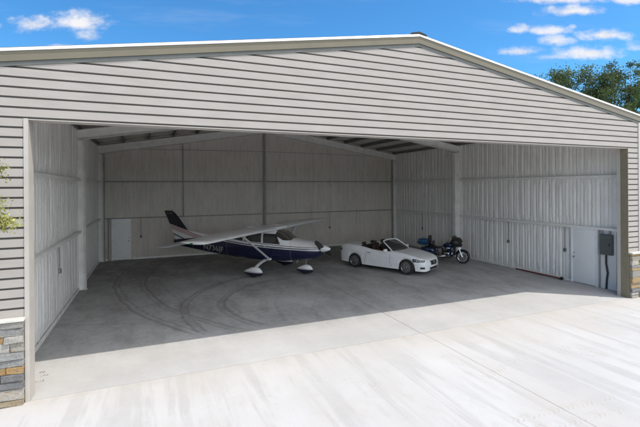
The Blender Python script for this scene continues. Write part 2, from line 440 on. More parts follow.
for X, s, nm in ((XL, 1, 'side_wall'), (XR, -1, 'side_wall')):
    w = MB(); xo = X - s*.17; rows = []
    y = .2
    while y < D+.15:
        rows += [(y, 0), (y+.03, .03), (y+.06, .03), (y+.09, 0)]; y += .305
    w.grid([[(xo - s*h, yy, 0), (xo - s*h, yy, roofz(xo)-.02)] for yy, h in rows])
    wl = w.build(nm, M['siding'], hg, fix=False)
    side_liner(X, s, [], wl)
w = MB(); w.prism([(XL-.16, 0), (XR+.16, 0), (XR+.16, roofz(XR+.16)-.02), (RX, 7.77), (XL-.16, roofz(XL-.16)-.02)], D+.12, D+.16)
bw = w.build('back_wall', M['siding'], hg)
g = MB(); n = int((XR-XL)/.05); rows = []
for i in range(n+1):
    x = XL + (XR-XL)*i/n; zt = roofz(x)-.12; row = []; ph = (x % .61)/.61
    for j in range(41):
        z = zt*j/40; pin = min(1, min(abs(z-G1), abs(z-G2), z+.02)/.35)
        d = .034*abs(math.sin(PI*ph))**.5*(.3+.7*pin) + noise.noise((x*3, z*.9, 9))*.024 + noise.noise((x*12, z*.7, 4))*.012 + noise.noise((x*8, z*5, 2))*.008*(1.6-pin)
        row.append((x, D-d, z))
    rows.append(row)
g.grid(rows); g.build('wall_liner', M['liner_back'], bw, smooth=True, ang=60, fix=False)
# seam strip across the rear gable
q = MB(); q.tube([(XL+.3, D-.05, 5.92), (4, D-.05, 5.98), (8.2, D-.05, 6.0), (12, D-.05, 5.97), (17.2, D-.05, 5.86)], .012, 6); q.build('insulation_seam', M['steel_dark'], hg)
# girts
def girt(pa, pb, z, nrm, mt):
    q = MB(); (xa, ya), (xb, yb) = pa, pb; nx, ny = nrm; h = .10
    def bar(d0, d1, z0, z1):
        q.add([(xa+nx*d0, ya+ny*d0, z0), (xb+nx*d0, yb+ny*d0, z0), (xb+nx*d1, yb+ny*d1, z0), (xa+nx*d1, ya+ny*d1, z0),
               (xa+nx*d0, ya+ny*d0, z1), (xb+nx*d0, yb+ny*d0, z1), (xb+nx*d1, yb+ny*d1, z1), (xa+nx*d1, ya+ny*d1, z1)],
              [(0,1,2,3),(4,7,6,5),(0,4,5,1),(1,5,6,2),(2,6,7,3),(3,7,4,0)])
    w_, e_ = (.05, .105) if mt is M['steel_dark'] else (.085, .14)
    bar(.0, e_, z-.006, z+.006); bar(e_, e_+.008, z-w_, z+.006)
    return q.build('girt', mt, hg)
for z in (G1, G2):
    for y0, y1 in ((.34, 8.80), (9.04, D-.25)):
        girt((XL, y0), (XL, y1), z, (1, 0), M['steel']); girt((XR, y0), (XR, y1), z, (-1, 0), M['steel'])
    for x0, x1 in ((XL+.28, 8.18), (8.42, XR-.28)): girt((x0, D), (x1, D), z, (0, -1), M['steel_dark'])
# end-wall post
q = MB(); q.box(8.24, 8.36, D-.20, D-.188, 0, 7.12); q.box(8.295, 8.305, D-.188, D-.02, 0, 7.1); q.build('post', M['steel_dark'], hg)
q = MB(); q.tube([(3.62, D-.13, G1), (3.62, D-.13, 6.3)], .022, 8); q.build('conduit', M['steel_dark'], hg)
for x in (XL+.29, XR-.30):
    q = MB(); q.box(x-.03, x+.03, D-.16, D-.10, 0, 5.66); q.build('corner_angle', M['steel_dark'], hg)
# base angle
for pa in ((XL+.03, XL+.07, .34, D-.1), (XR-.07, XR-.03, .34, 1.30), (XR-.07, XR-.03, 2.46, D-.1), (XL+.1, -.12, D-.08, D-.04), (1.02, XR-.1, D-.08, D-.04)):
    q = MB(); q.box(*pa, .0, .09); q.build('base_angle', M['steel'], hg)
# personnel doors
def pdoor(ox, oy, ax, nrm, w, h, hinge_end, lab):
    """ax = unit along the wall, nrm = into the room"""
    ux, uy = ax; nx, ny = nrm
    Mx = Matrix(((ux, nx, 0, ox), (uy, ny, 0, oy), (0, 0, 1, 0), (0, 0, 0, 1)))
    q = MB(); q.bbox(.05, w-.05, .02, .075, .02, h-.05, .006, M=Mx); dr = q.build('door', M['doorw'], hg, smooth=True); dr['label'] = lab
    q = MB(); q.box(0, .05, 0, .10, 0, h, M=Mx); q.box(w-.05, w, 0, .10, 0, h, M=Mx); q.box(.05, w-.05, 0, .10, h-.048, h, M=Mx)
    q.build('door_frame', M['doorw'], dr)
    q = MB(); xx = w-.12 if hinge_end == 0 else .12
    q.lathe([(.001, .14), (.026, .138), (.032, .12), (.022, .10), (.012, .09), (.028, .084), (.030, .076)], (xx, 0, 1.02), 'y', 16, M=Mx)
    q.build('door_knob', M['steel_dark'], dr, smooth=True)
    q = MB(); q.lathe([(.001, .095), (.022, .093), (.024, .076)], (xx, 0, 1.18), 'y', 16, M=Mx); q.build('deadbolt', M['steel_dark'], dr, smooth=True)
    for z in (.25, 1.05, 1.85):
        xx = .05 if hinge_end == 0 else w-.05
        q = MB(); q.tube([Mx @ Vector((xx, .085, z-.05)), Mx @ Vector((xx, .085, z+.05))], .012, 8); q.build('hinge', M['steel_dark'], dr)
    return dr
pdoor(XR-.045, 2.41, (0, -1), (-1, 0), 1.05, 2.18, 1, 'white steel personnel door in the right wall')
pdoor(-.0, D-.045, (1, 0), (0, -1), .95, 2.2, 0, 'white steel personnel door in the rear wall')
# stone wainscots: one mesh each, the stones inside it
PAL = [(.50,.47,.43),(.62,.57,.49),(.60,.42,.20),(.62,.48,.26),(.30,.30,.31),(.68,.63,.56),(.55,.48,.38),(.42,.41,.40),(.66,.60,.50),(.50,.44,.36),(.70,.66,.60)]
BE, GR, OR_, CRM, SL_, LG, YG, TN = (.72,.66,.58), (.60,.575,.53), (.66,.42,.18), (.80,.76,.69), (.27,.275,.29), (.56,.56,.55), (.58,.55,.36), (.60,.48,.32)
ROWS = [(.11, [(.45, GR), (.55, TN)]), (.19, [(.35, CRM), (.65, BE)]), (.13, [(.3, BE), (.12, SL_), (.58, SL_)]), (.13, [(.5, CRM), (.5, SL_)]), (.13, [(.62, OR_), (.38, OR_)]), (.125, [(.36, YG), (.64, LG)]), (.125, [(.36, CRM), (.64, LG)]), (.17, [(.7, CRM), (.3, BE)]), (.13, [(.58, OR_), (.42, CRM)]), (.13, [(.4, GR), (.6, LG)]), (.12, [(.5, YG), (.5, GR)])]
def laid(xa, xb):
    random.seed(9); w = MB(); w.box(xa+.01, xb-.01, -.075, -.002, 0, 1.49, 1); z = .004
    for h, row in ROWS:
        x = xa; tot = xb-xa
        for fr_, c in row:
            l = tot*fr_; br = random.uniform(.9, 1.1); dpt = random.uniform(.10, .15)
            w.bbox(x+.003, x+l-.003, -dpt, -.05, z+.003, z+h-.003, .016, 0, tuple(v*br for v in c), jit=.009); x += l
        z += h
    wo = w.build('stone_wainscot', [M['stone'], M['mortar']], hg, fix=False)
    s = MB(); s.bbox(xa-.02, xb+.015, -.165, -.03, 1.494, 1.545, .008); s.build('sill_cap', M['sill'], wo)
def wainscot(xa, xb, seed):
    random.seed(seed); w = MB()
    w.box(xa+.01, xb-.01, -.075, -.002, 0, 1.49, 1)
    z = .004
    while z < 1.47:
        h = random.choice((.10, .13, .16, .19, .22)); h = min(h, 1.492-z)
        if 1.492-(z+h) < .05: h = 1.492-z
        x = xa
        while x < xb-.01:
            l = random.uniform(.25, .75); 
            if xb-(x+l) < .14: l = xb-x
            dpt = random.uniform(.100, .145)
            c = random.choice(PAL); br = random.uniform(.85, 1.15); c = tuple(v*br for v in c)
            if h > .12 and random.random() < .4 and l > .2:
                hh = h*random.uniform(.4, .6)
                w.bbox(x+.003, x+l-.003, -dpt, -.05, z+.003, z+hh-.003, .012, 0, c, jit=.006)
                c = random.choice(PAL); w.bbox(x+.003, x+l-.003, -dpt+.01, -.05, z+hh+.003, z+h-.003, .012, 0, c, jit=.006)
            else: w.bbox(x+.003, x+l-.003, -dpt, -.05, z+.003, z+h-.003, min(.016, h*.2), 0, c, jit=.007)
            x += l
        z += h
    wo = w.build('stone_wainscot', [M['stone'], M['mortar']], hg, fix=False)
    s = MB(); s.bbox(xa-.02, xb+.015, -.165, -.03, 1.494, 1.552, .008); s.build('sill_cap', M['sill'], wo)
laid(CL-.02, X0-.072); wainscot(X1+.05, CR+.05, 12)
random.seed(11)

# ------------------------------------------------------------------ fittings
def outlet(x, y, nrm, label, zb=1.28, zt=G1-.02, bend=False):
    nx, ny = nrm; t = thing('outlet_box', label, 'outlet box', (x, y, 0), math.atan2(ny, nx), 'outlet boxes on conduits along the walls')
    if bend: pts = [(.06, -.32, zt), (.06, -.26, zt-.02), (.06, -.10, zt-.12), (.06, -.02, zt-.3), (.06, 0, zt-.42), (.06, 0, zb)]
    else: pts = [(.06, 0, zt), (.06, 0, zb)]
    q = MB(); q.tube(pts, .014, 8); q.build('conduit', M['steel_dark'], t, smooth=True)
    q = MB(); q.bbox(.02, .085, -.055, .055, zb-.14, zb, .006); b = q.build('box', M['steel_dark'], t)
    q = MB(); q.bbox(.086, .094, -.045, .045, zb-.13, zb-.01, .003); q.build('cover', M['metalgrey'], b)
outlet(XR, 5.57, (-1, 0), 'conduit and outlet box on the right wall midway between column and door')
outlet(XR, 2.72, (-1, 0), 'conduit and outlet box on the right wall just beside the white door')
outlet(XR, 12.19, (-1, 0), 'conduit and outlet box on the right wall behind the motorcycle, past the column')
outlet(12.62, D, (0, -1), 'conduit and outlet box on the rear wall above the rear of the white car')
outlet(1.43, D, (0, -1), 'conduit and outlet box on the rear wall beside the white personnel door')
outlet(XL, 5.35, (1, 0), 'bent conduit and outlet box on the left wall near the entrance', 1.45, G1-.02, True)
q = MB(); q.tube([(-.14, D-.07, 0), (-.14, D-.07, G1)], .03, 8); tag(q.build('jamb_shade_strip', M['steel_dark']), 'dark vertical strip painting in the jamb shadow left of the rear personnel door', 'shade strip')  # dark strip added in place of the door jamb's shadow
# small lamp at the girt behind the tail
t = thing('flood_light', 'small pale round lamp fixed to the rear wall girt behind the aircraft tail', 'lamp', (3.72, D-.14, 2.28))
q = MB(); q.ell((0, -.05, 0), (.06, .05, .06), 8); q.build('lens', M['doorw'], t, smooth=True)
q = MB(); q.tube([(0, 0, 0), (0, 0, -.09)], .02, 8); q.build('bracket', M['steel_dark'], t)
# electrical panel
t = thing('electrical_panel', 'dark grey electrical panel mounted on the right wall beside the white door', 'electrical panel', (XR, 1.02, 0))
q = MB(); q.bbox(-.20, -.06, -.21, .21, 1.27, 2.02, .008); q.build('cabinet', M['metalgrey'], t)
q = MB(); q.bbox(-.216, -.203, -.19, .19, 1.30, 1.99, .005); d_ = q.build('cover', M['metalgrey'], t)
q = MB(); q.bbox(-.235, -.217, -.16, -.13, 1.60, 1.70, .004); q.build('latch', M['black'], d_)
q = MB(); q.box(-.055, -.045, -.29, .27, .08, 2.16); q.build('backboard', M['doorw'], t)
q = MB(); q.tube([(-.12, .03, 1.27), (-.12, .03, .95), (-.11, -.02, .6), (-.10, .02, .35), (-.10, .04, .0)], .032, 10); q.build('conduit', M['black'], t, smooth=True)
q = MB(); q.tube([(-.10, .17, 2.02), (-.10, .17, 2.22)], .022, 8); q.tube([(-.10, -.1, 2.02), (-.10, -.1, 2.22)], .03, 8); q.tube([(-.10, .26, 0), (-.10, .26, 2.2)], .02, 8); q.build('conduit', M['steel_dark'], t, smooth=True)
# red bar on the floor along the right wall
t = thing('tow_bar', 'long thin red bar lying on the floor along the foot of the right wall', 'tow bar', (XR-.22, 3.9, 0))
q = MB(); q.tube([(-.02, -1.1, .05), (0, 1.1, .04)], .028, 8); q.build('bar', M['red'], t, smooth=True)
q = MB(); q.tube([(-.10, -1.12, .05), (.06, -1.10, .05)], .03, 8); q.lathe([(.02, -.03), (.06, -.03), (.06, .03), (.02, .03)], (-.02, -1.17, .06), 'x', 16); q.build('handle', M['black'], t)
# hanging lamp under the roof
t = thing('ceiling_lamp', 'small dark round lamp hanging under the roof near the rear', 'lamp', (10.2, 12.2, roofz(10.2)-.3))
q = MB(); q.tube([(0, 0, .04), (0, 0, -.12)], .02, 8); q.build('stem', M['black'], t)
q = MB(); q.lathe([(.02, -.10), (.08, -.12), (.20, -.26), (.20, -.29), (.16, -.27), (.0, -.2)], (0, 0, 0), 'z', 20); q.build('shade', M['black'], t, smooth=True)
# litter by the left jamb
random.seed(3); q = MB()
leafm = simple('dry_leaf', (.09, .07, .05), .8)
LIT = MB()
for cx, cy, n_ in ((-.16, 1.27, 9), (-.10, 1.09, 8), (-.12, .80, 9)):
    for _ in range(n_):
        x, y = cx+random.uniform(-.07, .10), cy+random.uniform(-.035, .035); a = random.uniform(0, PI); L = random.uniform(.008, .02)
        c, s_ = math.cos(a), math.sin(a)
        LIT.add([(x+c*L, y+s_*L, .006), (x-s_*L*.45, y+c*L*.45, .012), (x-c*L, y-s_*L, .006), (x+s_*L*.45, y-c*L*.45, .004)], [(0,1,2,3)])
tag(LIT.build('leaf_litter', leafm), 'scatter of small dark leaf bits on the slab by the left jamb', 'leaf litter', kind='stuff')

# ------------------------------------------------------------------ aircraft (x forward from the main wheels, y left, z up)
def lerp(a, b, t): return a+(b-a)*t
def interp(tab, x):
    if x <= tab[0][0]: return tab[0][1:]
    for p, q in zip(tab[:-1], tab[1:]):
        if x <= q[0]:
            t = (x-p[0])/(q[0]-p[0]); return [lerp(a, b, t) for a, b in zip(p[1:], q[1:])]
    return tab[-1][1:]
def smooth_interp(tab, x, k=.06):
    v = [interp(tab, x+d) for d in (-k, -k/2, 0, k/2, k)]; return [sum(c)/5 for c in zip(*v)]
PL = thing('light_aircraft', 'white and navy high-wing single-engine propeller aircraft parked in the hangar', 'aircraft', (6.98, 9.30, 0), math.radians(-45.4))
#        x    ztop  zbot  halfw  n
FUS = [(-5.62,1.20,.95,.03,2.0),(-5.2,1.25,.90,.075,2.0),(-4.4,1.34,.80,.15,2.1),(-3.4,1.44,.69,.25,2.3),(-2.4,1.55,.60,.37,2.5),(-1.75,1.65,.56,.47,2.8),
       (-1.25,1.80,.57,.54,3.2),(-.85,1.93,.54,.57,3.8),(-.3,1.97,.53,.585,4.2),(.3,1.97,.53,.585,4.2),(.58,1.96,.54,.58,4.0),(.85,1.83,.55,.575,3.6),(1.12,1.66,.57,.565,3.1),
       (1.30,1.565,.60,.555,2.9),(1.7,1.52,.63,.54,2.8),(2.1,1.47,.68,.51,2.7),(2.4,1.40,.76,.44,2.5),(2.52,1.35,.82,.38,2.4),(2.58,1.30,.88,.31,2.3)]
def fp(x): return smooth_interp(FUS, x, .07 if x < 2.4 else .02)
def fus_y(x, z, off=0):
    zt, zb, w, n = fp(x); zc, h = (zt+zb)/2, (zt-zb)/2
    t = min(.999, abs((z-zc)/h)); return w*(1-t**n)**(1/n)+off
def fus_z(x, y, off=0):
    zt, zb, w, n = fp(x); zc, h = (zt+zb)/2, (zt-zb)/2
    t = min(.999, abs(y/w)); return zc+h*(1-t**n)**(1/n)+off
m = Mat('aircraft_paint', .22, coat=.6); x, y, z = m.xyz()
xf = (x-2.6)
bound = xf*xf*.0052 + xf*(-.012) + 1.10 + (xf*1.15+1.0).sin()*.012
dz = z - bound
NAVY, WH, MAR = (.006, .009, .045), (.78, .79, .80), (.07, .012, .03)
nn = m.noise(1.5, 3, .5); wh = m.mix(nn.lin(.3, .7), (.74, .75, .76), (.82, .83, .84))
c = m.mix(dz.lt(0), wh, NAVY)
c = m.mix(dz.gt(.035)*dz.lt(.075), c, NAVY); fan = xf*(-.018)
d2 = dz-fan
c = m.mix(d2.gt(.105)*d2.lt(.130)*dz.gt(.09), c, MAR)
m.color(c); M['plane'] = m.m
q = MB(); secs = []
xs = []; x = -5.62
while x < 2.585: xs.append(x); x += .06 if x < 2.3 else .02
for x in xs + [2.58]:
    zt, zb, w, n = fp(x); zc, h = (zt+zb)/2, (zt-zb)/2; sec = []
    for k in range(40):
        t = 2*PI*k/40; c_, s_ = math.cos(t), math.sin(t)
        sec.append((x, w*math.copysign(abs(c_)**(2/n), c_), zc+h*math.copysign(abs(s_)**(2/n), s_)))
    secs.append(sec)
q.loft(secs); fus = q.build('fuselage', M['plane'], PL, smooth=True, ang=60)
mg = Mat('aircraft_glass', .06, color=(.022, .020, .018), spec=.8, coat=.5); M['glass'] = mg.m
m = Mat('windshield_glass', .05, color=(.05, .042, .035), spec=.8); m.b.inputs['Transmission Weight'].default_value = .35; M['wglass'] = m.m
def side_patch(name, quad, s, mt, parent, off=.005, n=8):
    """quad = 4 (x,z) corners LL, LR, UR, UL ; s = side"""
    (a, b, c, d) = quad; rows = []
    for j in range(n+1):
        v = j/n; row = []
        for i in range(n+1):
            u = i/n
            X_ = lerp(lerp(a[0], b[0], u), lerp(d[0], c[0], u), v); Z_ = lerp(lerp(a[1], b[1], u), lerp(d[1], c[1], u), v)
            row.append((X_, s*fus_y(X_, Z_, off), Z_))
        rows.append(row)
    g = MB(); g.grid(rows); return g.build(name, mt, parent, smooth=True, fix=False)
for s in (-1, 1):
    side_patch('side_window', [(-.02,1.36),(.84,1.33),(.62,1.78),(-.02,1.78)], s, M['glass'], fus)
    side_patch('side_window', [(-1.02,1.40),(-.12,1.37),(-.12,1.78),(-.86,1.76)], s, M['glass'], fus)
    side_patch('rear_side_window', [(-1.85,1.455),(-1.14,1.41),(-1.02,1.72),(-1.32,1.66)], s, M['glass'], fus)
    # door seam and handle
    for xx in (-.07, .90):
        g = MB(); g.grid([[(xx+d, s*fus_y(xx+d, .72+(.62 if xx < 0 else .52)*j/8, .003), .72+(.62 if xx < 0 else .52)*j/8) for d in (0, .010)] for j in range(9)]); g.build('door_seam', M['black'], fus, fix=False)
    g = MB(); g.bbox(.02, .14, s*fus_y(.08, 1.2)-.012, s*fus_y(.08, 1.2)+.018, 1.19, 1.215, .004); g.build('door_handle', M['chrome'], fus)
for xx in (1.32, -2.1, -3.3, -4.3):
    g = MB(); rows = []
    for k in range(41):
        t = 2*PI*k/40; row = []
        for d in (-.005, .005):
            zt, zb, w, n = fp(xx+d); zc, h = (zt+zb)/2, (zt-zb)/2; c_, s_ = math.cos(t), math.sin(t)
            row.append((xx+d, (w+.003)*math.copysign(abs(c_)**(2/n), c_), zc+(h+.003)*math.copysign(abs(s_)**(2/n), s_)))
        rows.append(row)
    g.grid(rows); g.build('panel_seam', M['steel_dark'], fus, fix=False)
# windshield wraps over the front of the cabin
g = MB(); rows = []
for i in range(15):
    x = lerp(.60, 1.30, i/14); row = []
    for k in range(25):
        u = -1+2*k/24; zt, zb, w, n = fp(x); ang = u*(math.radians(66))
        ss_, cc = math.sin(ang), math.cos(ang); zc, h = (zt+zb)/2, (zt-zb)/2
        y = (w+.006)*math.copysign(abs(ss_)**(2/n), ss_); z = zc+(h+.006)*abs(cc)**(2/n)
        zmin = lerp(1.50, 1.53, i/14)
        row.append((x, y, max(z, zmin)))
    rows.append(row)
g.grid(rows); g.build('windshield', M['wglass'], fus, smooth=True, fix=False)
# flight surfaces
def airfoil(c, th, n=12):
    up = []; lo = []
    for i in range(n+1):
        t = (1-math.cos(PI*i/n))/2
        y = 5*th*(.2969*math.sqrt(t)-.126*t-.3516*t*t+.2843*t**3-.1036*t**4)
        up.append((-t*c, y*c*1.15)); lo.append((-t*c, -y*c*.75))
    return up[::-1] + lo[1:-1]
def surf(name, st, th, mt, parent, vertical=False, n=12):
    """st = [(le_x, span_pos, height, chord)]"""
    secs = []
    for le, sp, ht, ch in st:
        sec = []
        for (a, b) in airfoil(ch, th, n): sec.append((le+a, b, sp) if vertical else (le+a, sp, ht+b))
        secs.append(sec)
    g = MB(); g.loft(secs); return g.build(name, mt, parent, smooth=True, ang=50)
mw = Mat('wing_paint', .28, coat=.4); nw = mw.noise(2, 4, .6); x, y, z = mw.xyz()
cw = mw.mix(nw.lin(.3, .7), (.70, .71, .72), (.80, .81, .82)); ya = y.abs()
for yy in (2.45, 5.05):
    cw = mw.mix((ya-yy).abs().lt(.006)*.6, cw, (.12, .12, .13))
mw.color(cw); M['wing'] = mw.m
for s in (-1, 1):
    W0, WT = 1.975, 1.985
    wg = surf('wing', [(.66, s*.45, W0, 1.63), (.66, s*2.4, W0+.015, 1.63), (.70, s*4.0, W0+.012, 1.44), (.72, s*5.20, WT, 1.24), (.70, s*5.34, WT, 1.20), (.62, s*5.42, WT-.0, 1.05), (.50, s*5.45, WT-.0, .8)], .12, M['wing'], PL)
    # aileron / flap gap line
    g = MB()
    for y0, y1, xa, xb in ((.8, 2.38, -.55, -.55), (2.50, 5.0, -.52, -.36)):
        g.grid([[(lerp(xa, xb, i/6)+d, s*lerp(y0, y1, i/6), W0+.083-.02*(y0>2)*i/6) for d in (0, .014)] for i in range(7)])
    g.build('hinge_gap', M['steel_dark'], wg, fix=False)
    # nav light at the tip
    g = MB(); g.ell((.22, s*5.55, WT), (.07, .03, .03), 8); g.build('navigation_light', simple('nav_green' if s < 0 else 'nav_red', (.02, .2, .06) if s < 0 else (.3, .01, .01), .2), wg, smooth=True)
    # strut
    a, b = Vector((.28, s*.56, .66)), Vector((.10, s*2.45, W0-.08)); secs = []
    for i in range(9):
        p = a.lerp(b, i/8); secs.append([(p.x+.085*math.cos(2*PI*k/12), p.y+.0*k, p.z+.022*math.sin(2*PI*k/12)) for k in range(12)])
    g = MB(); g.loft(secs); g.ell(tuple(a), (.12, .06, .06), 8); g.ell(tuple(b), (.12, .07, .05), 8); g.build('wing_strut', M['wing'], PL, smooth=True)
    surf('tailplane', [(-4.42, s*.05, 1.07, 1.02), (-4.50, s*.6, 1.07, .95), (-4.62, s*1.42, 1.04, .76), (-4.70, s*1.54, 1.04, .64), (-4.85, s*1.59, 1.04, .35)], .10, M['wing'], PL)
g = MB(); g.bbox(-.9, .60, -.52, .52, 1.95, 2.065, .045); g.build('cabin_roof', M['wing'], PL, smooth=True)
# fin with painted stripes
m = Mat('fin_paint', .25, coat=.5); x, y, z = m.xyz()
L = z - (x+6.0)*(-.26) - 2.02
c = m.mix(L.gt(0)*x.lt(-4.70), wh_ := m.mix(m.noise(1.5).lin(.3,.7), (.74,.75,.76), (.82,.83,.84)), (.008, .009, .018))
for a, b in ((-.075, -.035), (-.155, -.115), (-.225, -.195)): c = m.mix(L.gt(a)*L.lt(b), c, (.30, .03, .025))
L2 = z - (x+5.95)*(-.36) - 1.60
c = m.mix(L2.gt(-.03)*L2.lt(.03), c, (.008, .008, .03)); c = m.mix(z.lt(1.13), c, (.008, .010, .035))
m.color(c); M['fin'] = m.m
fin = surf('fin', [(-4.15, 0, 1.0, 1.42)], .08, M['fin'], PL, True) if False else None
FINT = [(1.00, -3.55, -5.45), (1.40, -4.10, -5.62), (1.60, -4.58, -5.72), (1.72, -4.75, -5.78), (2.2, -5.18, -6.02), (2.54, -5.52, -6.20), (2.63, -5.66, -6.25), (2.665, -5.86, -6.25)]
secs = []
for zz, le, te in FINT:
    ch = le-te; secs.append([(le+a, b*min(1, 1.0/ch*1.0), zz) for a, b in airfoil(ch, .075)])
g = MB(); g.loft(secs); fin = g.build('fin', M['fin'], PL, smooth=True, ang=50)
DORS = [(1.30, -2.9, -4.8), (1.48, -3.05, -4.8), (1.55, -3.7, -4.8), (1.66, -4.45, -4.85)]
secs = []
for zz, le, te in DORS: secs.append([(le+a, b*.35, zz) for a, b in airfoil(le-te, .10)])
g = MB(); g.loft(secs); g.build('dorsal_fin', M['fin'], fin, smooth=True, ang=60)
g = MB(); g.grid([[(lerp(-5.22, -5.68, j/6)+d, -.034+.022*j/6, lerp(1.2, 2.6, j/6)) for d in (0, .012)] for j in range(7)]); g.build('rudder_gap', M['steel_dark'], fin, fix=False)
g = MB(); g.tube([(-5.74, 0, 2.62), (-5.76, 0, 2.72)], .022, 8); g.build('beacon', M['red'], fin)
# undercarriage
m = Mat('spat_paint', .25, coat=.5); x, y, z = m.xyz(); c = m.mix(z.lt(.215), (.76, .77, .78), (.010, .012, .035)); c = m.mix(z.gt(.235)*z.lt(.25), c, (.01,.012,.035)); m.color(c); M['spat'] = m.m
def spat(x0, y0, L, w, h, parent):
    secs = []
    for t, sw, st, sb in ((0,.05,.20,.17),(.04,.35,.30,.11),(.15,.75,.40,.07),(.3,1,.45,.05),(.45,1,.45,.05),(.6,.85,.41,.06),(.75,.6,.35,.09),(.9,.3,.28,.14),(1,.05,.22,.18)):
        x = x0+L*.45-L*t; zc = (st+sb)/2*h; hh = (st-sb)/2*h
        secs.append([(x, y0+w*sw*math.copysign(abs(math.cos(a))**.8, math.cos(a)), zc+hh*math.copysign(abs(math.sin(a))**.8, math.sin(a))) for a in [2*PI*k/16 for k in range(16)]])
    g = MB(); g.loft(secs); return g.build('wheel_spat', M['spat'], parent, smooth=True, ang=70)
def wheel_small(x0, y0, r, w, parent):
    g = MB(); g.lathe([(r*.45, -w), (r*.85, -w), (r, -w*.6), (r, w*.6), (r*.85, w), (r*.45, w)], (x0, y0, r), 'y', 24); wo = g.build('wheel', M['rubber'], parent, smooth=True)
    g = MB(); g.lathe([(.001, -w*.8), (r*.44, -w*.9), (r*.46, w*.9), (.001, w*.8)], (x0, y0, r), 'y', 16); g.build('hub', M['alum'], wo, smooth=True)
for s in (-1, 1):
    wheel_small(0, s*1.40, .21, .075, PL); spat(.02, s*1.40, .95, .125, 1.0, PL)
    secs = []
    for (p, c_, h_) in (((.05, s*.48, .60), .13, .035), ((.04, s*.80, .56), .11, .032), ((.02, s*1.10, .46), .09, .03), ((0, s*1.34, .34), .075, .028)):
        secs.append([(p[0]+c_*math.cos(a), p[1], p[2]+h_*math.sin(a)) for a in [2*PI*k/12 for k in range(12)]])
    g = MB(); g.loft(secs); g.build('gear_leg', M['wing'], PL, smooth=True)
wheel_small(1.77, 0, .19, .07, PL); spat(1.79, 0, .82, .12, .95, PL)
g = MB(); g.tube([(1.80, 0, .36), (1.84, 0, .80)], .04, 10); g.tube([(1.74, 0, .34), (1.66, 0, .5), (1.76, 0, .62)], .015, 6); g.build('nose_strut', M['alum'], PL, smooth=True)
g = MB(); g.lathe([(.155, 2.56), (.155, 2.62), (.14, 2.72), (.105, 2.83), (.06, 2.93), (.015, 2.985), (.001, 2.99)], (0, 0, 1.17), 'x', 24); sp = g.build('spinner', M['wing'], PL, smooth=True)
mpb = simple('propeller_black', (.02, .02, .022), .35)
th = math.radians(24)
for s in (-1, 1):
    g = MB(); secs = []
    for r, c_, tw in ((.12, .06, 60), (.25, .09, 45), (.45, .105, 30), (.7, .10, 20), (.9, .085, 15), (1.0, .05, 12)):
        ct, st_ = math.cos(math.radians(tw)), math.sin(math.radians(tw)); sec = []
        for a in [2*PI*k/10 for k in range(10)]:
            u, v = c_*math.cos(a), .012*math.sin(a)
            ax, tg = u*st_+v*ct, u*ct-v*st_
            sec.append((2.66+ax, s*(-r*math.cos(th))+tg*math.sin(th), 1.17+s*r*math.sin(th)+tg*math.cos(th)))
        secs.append(sec)
    g.loft(secs); g.build('propeller_blade', mpb, sp, smooth=True)
for s in (-1, 1):
    g = MB(); g.ell((2.535, s*.22, 1.19), (.07, .115, .085), 10); g.build('air_inlet', M['black'], fus, smooth=True)
g = MB(); g.ell((2.535, 0, .93), (.05, .10, .05), 8); g.build('landing_light', M['glass'], fus, smooth=True)
g = MB(); g.tube([(1.55, -.2, .66), (1.45, -.2, .52)], .03, 8); g.build('exhaust_pipe', M['steel_dark'], PL)
for (a, b) in (((-.25, -.35, 2.05), (-.75, -.42, 2.40)), ((.25, .30, 2.06), (-.15, .36, 2.36)), ((-1.9, 0, 1.6), (-2.15, 0, 1.85))):
    g = MB(); g.tube([a, b], [.011, .005], 6); g.build('antenna', M['wing'], PL)
# text helper: real lettering on a surface
def lettering(txt, size, Mx, mt, parent, name, ext=.002, bold=0, xs=1.0):
    cu = bpy.data.curves.new(name, 'FONT'); cu.body = txt; cu.size = size; cu.extrude = ext; cu.offset = bold; cu.align_x = 'CENTER'; cu.align_y = 'CENTER'
    to = bpy.data.objects.new(name, cu); COL.objects.link(to); dg = bpy.context.evaluated_depsgraph_get()
    me = bpy.data.meshes.new_from_object(to.evaluated_get(dg)); bpy.data.objects.remove(to)
    me.transform(Mx @ Matrix.Diagonal((xs, 1, 1, 1))); me.materials.clear(); me.materials.append(mt)
    ob = bpy.data.objects.new(name, me); COL.objects.link(ob); ob.parent = parent; return ob
mtx = simple('silver_lettering', (.34, .335, .32), .4)
def side_text(txt, size, xc, zc, s, parent, slope=0, **k):
    """lettering wrapped on the fuselage side"""
    base = Matrix(((-s*-1 if s < 0 else -1, 0, 0, 0), (0, 0, 0, 0), (0, 1, 0, 0), (0, 0, 0, 1)))
    ob = lettering(txt, size, Matrix.Identity(4), mtx, parent, 'registration', **k)
    bm = bmesh.new(); bm.from_mesh(ob.data); bmesh.ops.triangulate(bm, faces=bm.faces[:])
    for _ in range(3): bmesh.ops.subdivide_edges(bm, edges=[e for e in bm.edges if e.calc_length() > .03], cuts=1, use_grid_fill=False); bmesh.ops.triangulate(bm, faces=bm.faces[:])
    bm.to_mesh(ob.data); bm.free()
    for v in ob.data.vertices:
        u, w = v.co.x, v.co.y; X_ = xc + (u if s < 0 else -u); Z_ = zc + w + slope*(X_-xc)
        v.co = (X_, s*fus_y(X_, Z_, .009 + max(0, v.co.z)), Z_)
for s in (-1, 1): side_text('N736JF', .34, -2.95, .93, s, fus, slope=-.05, bold=.006, xs=1.28)
lettering('SKYLANE', .085, Matrix(((1,0,0,-5.87),(0,0,-1,-.030),(0,1,0,2.53),(0,0,0,1))), mtx, fin, 'lettering')

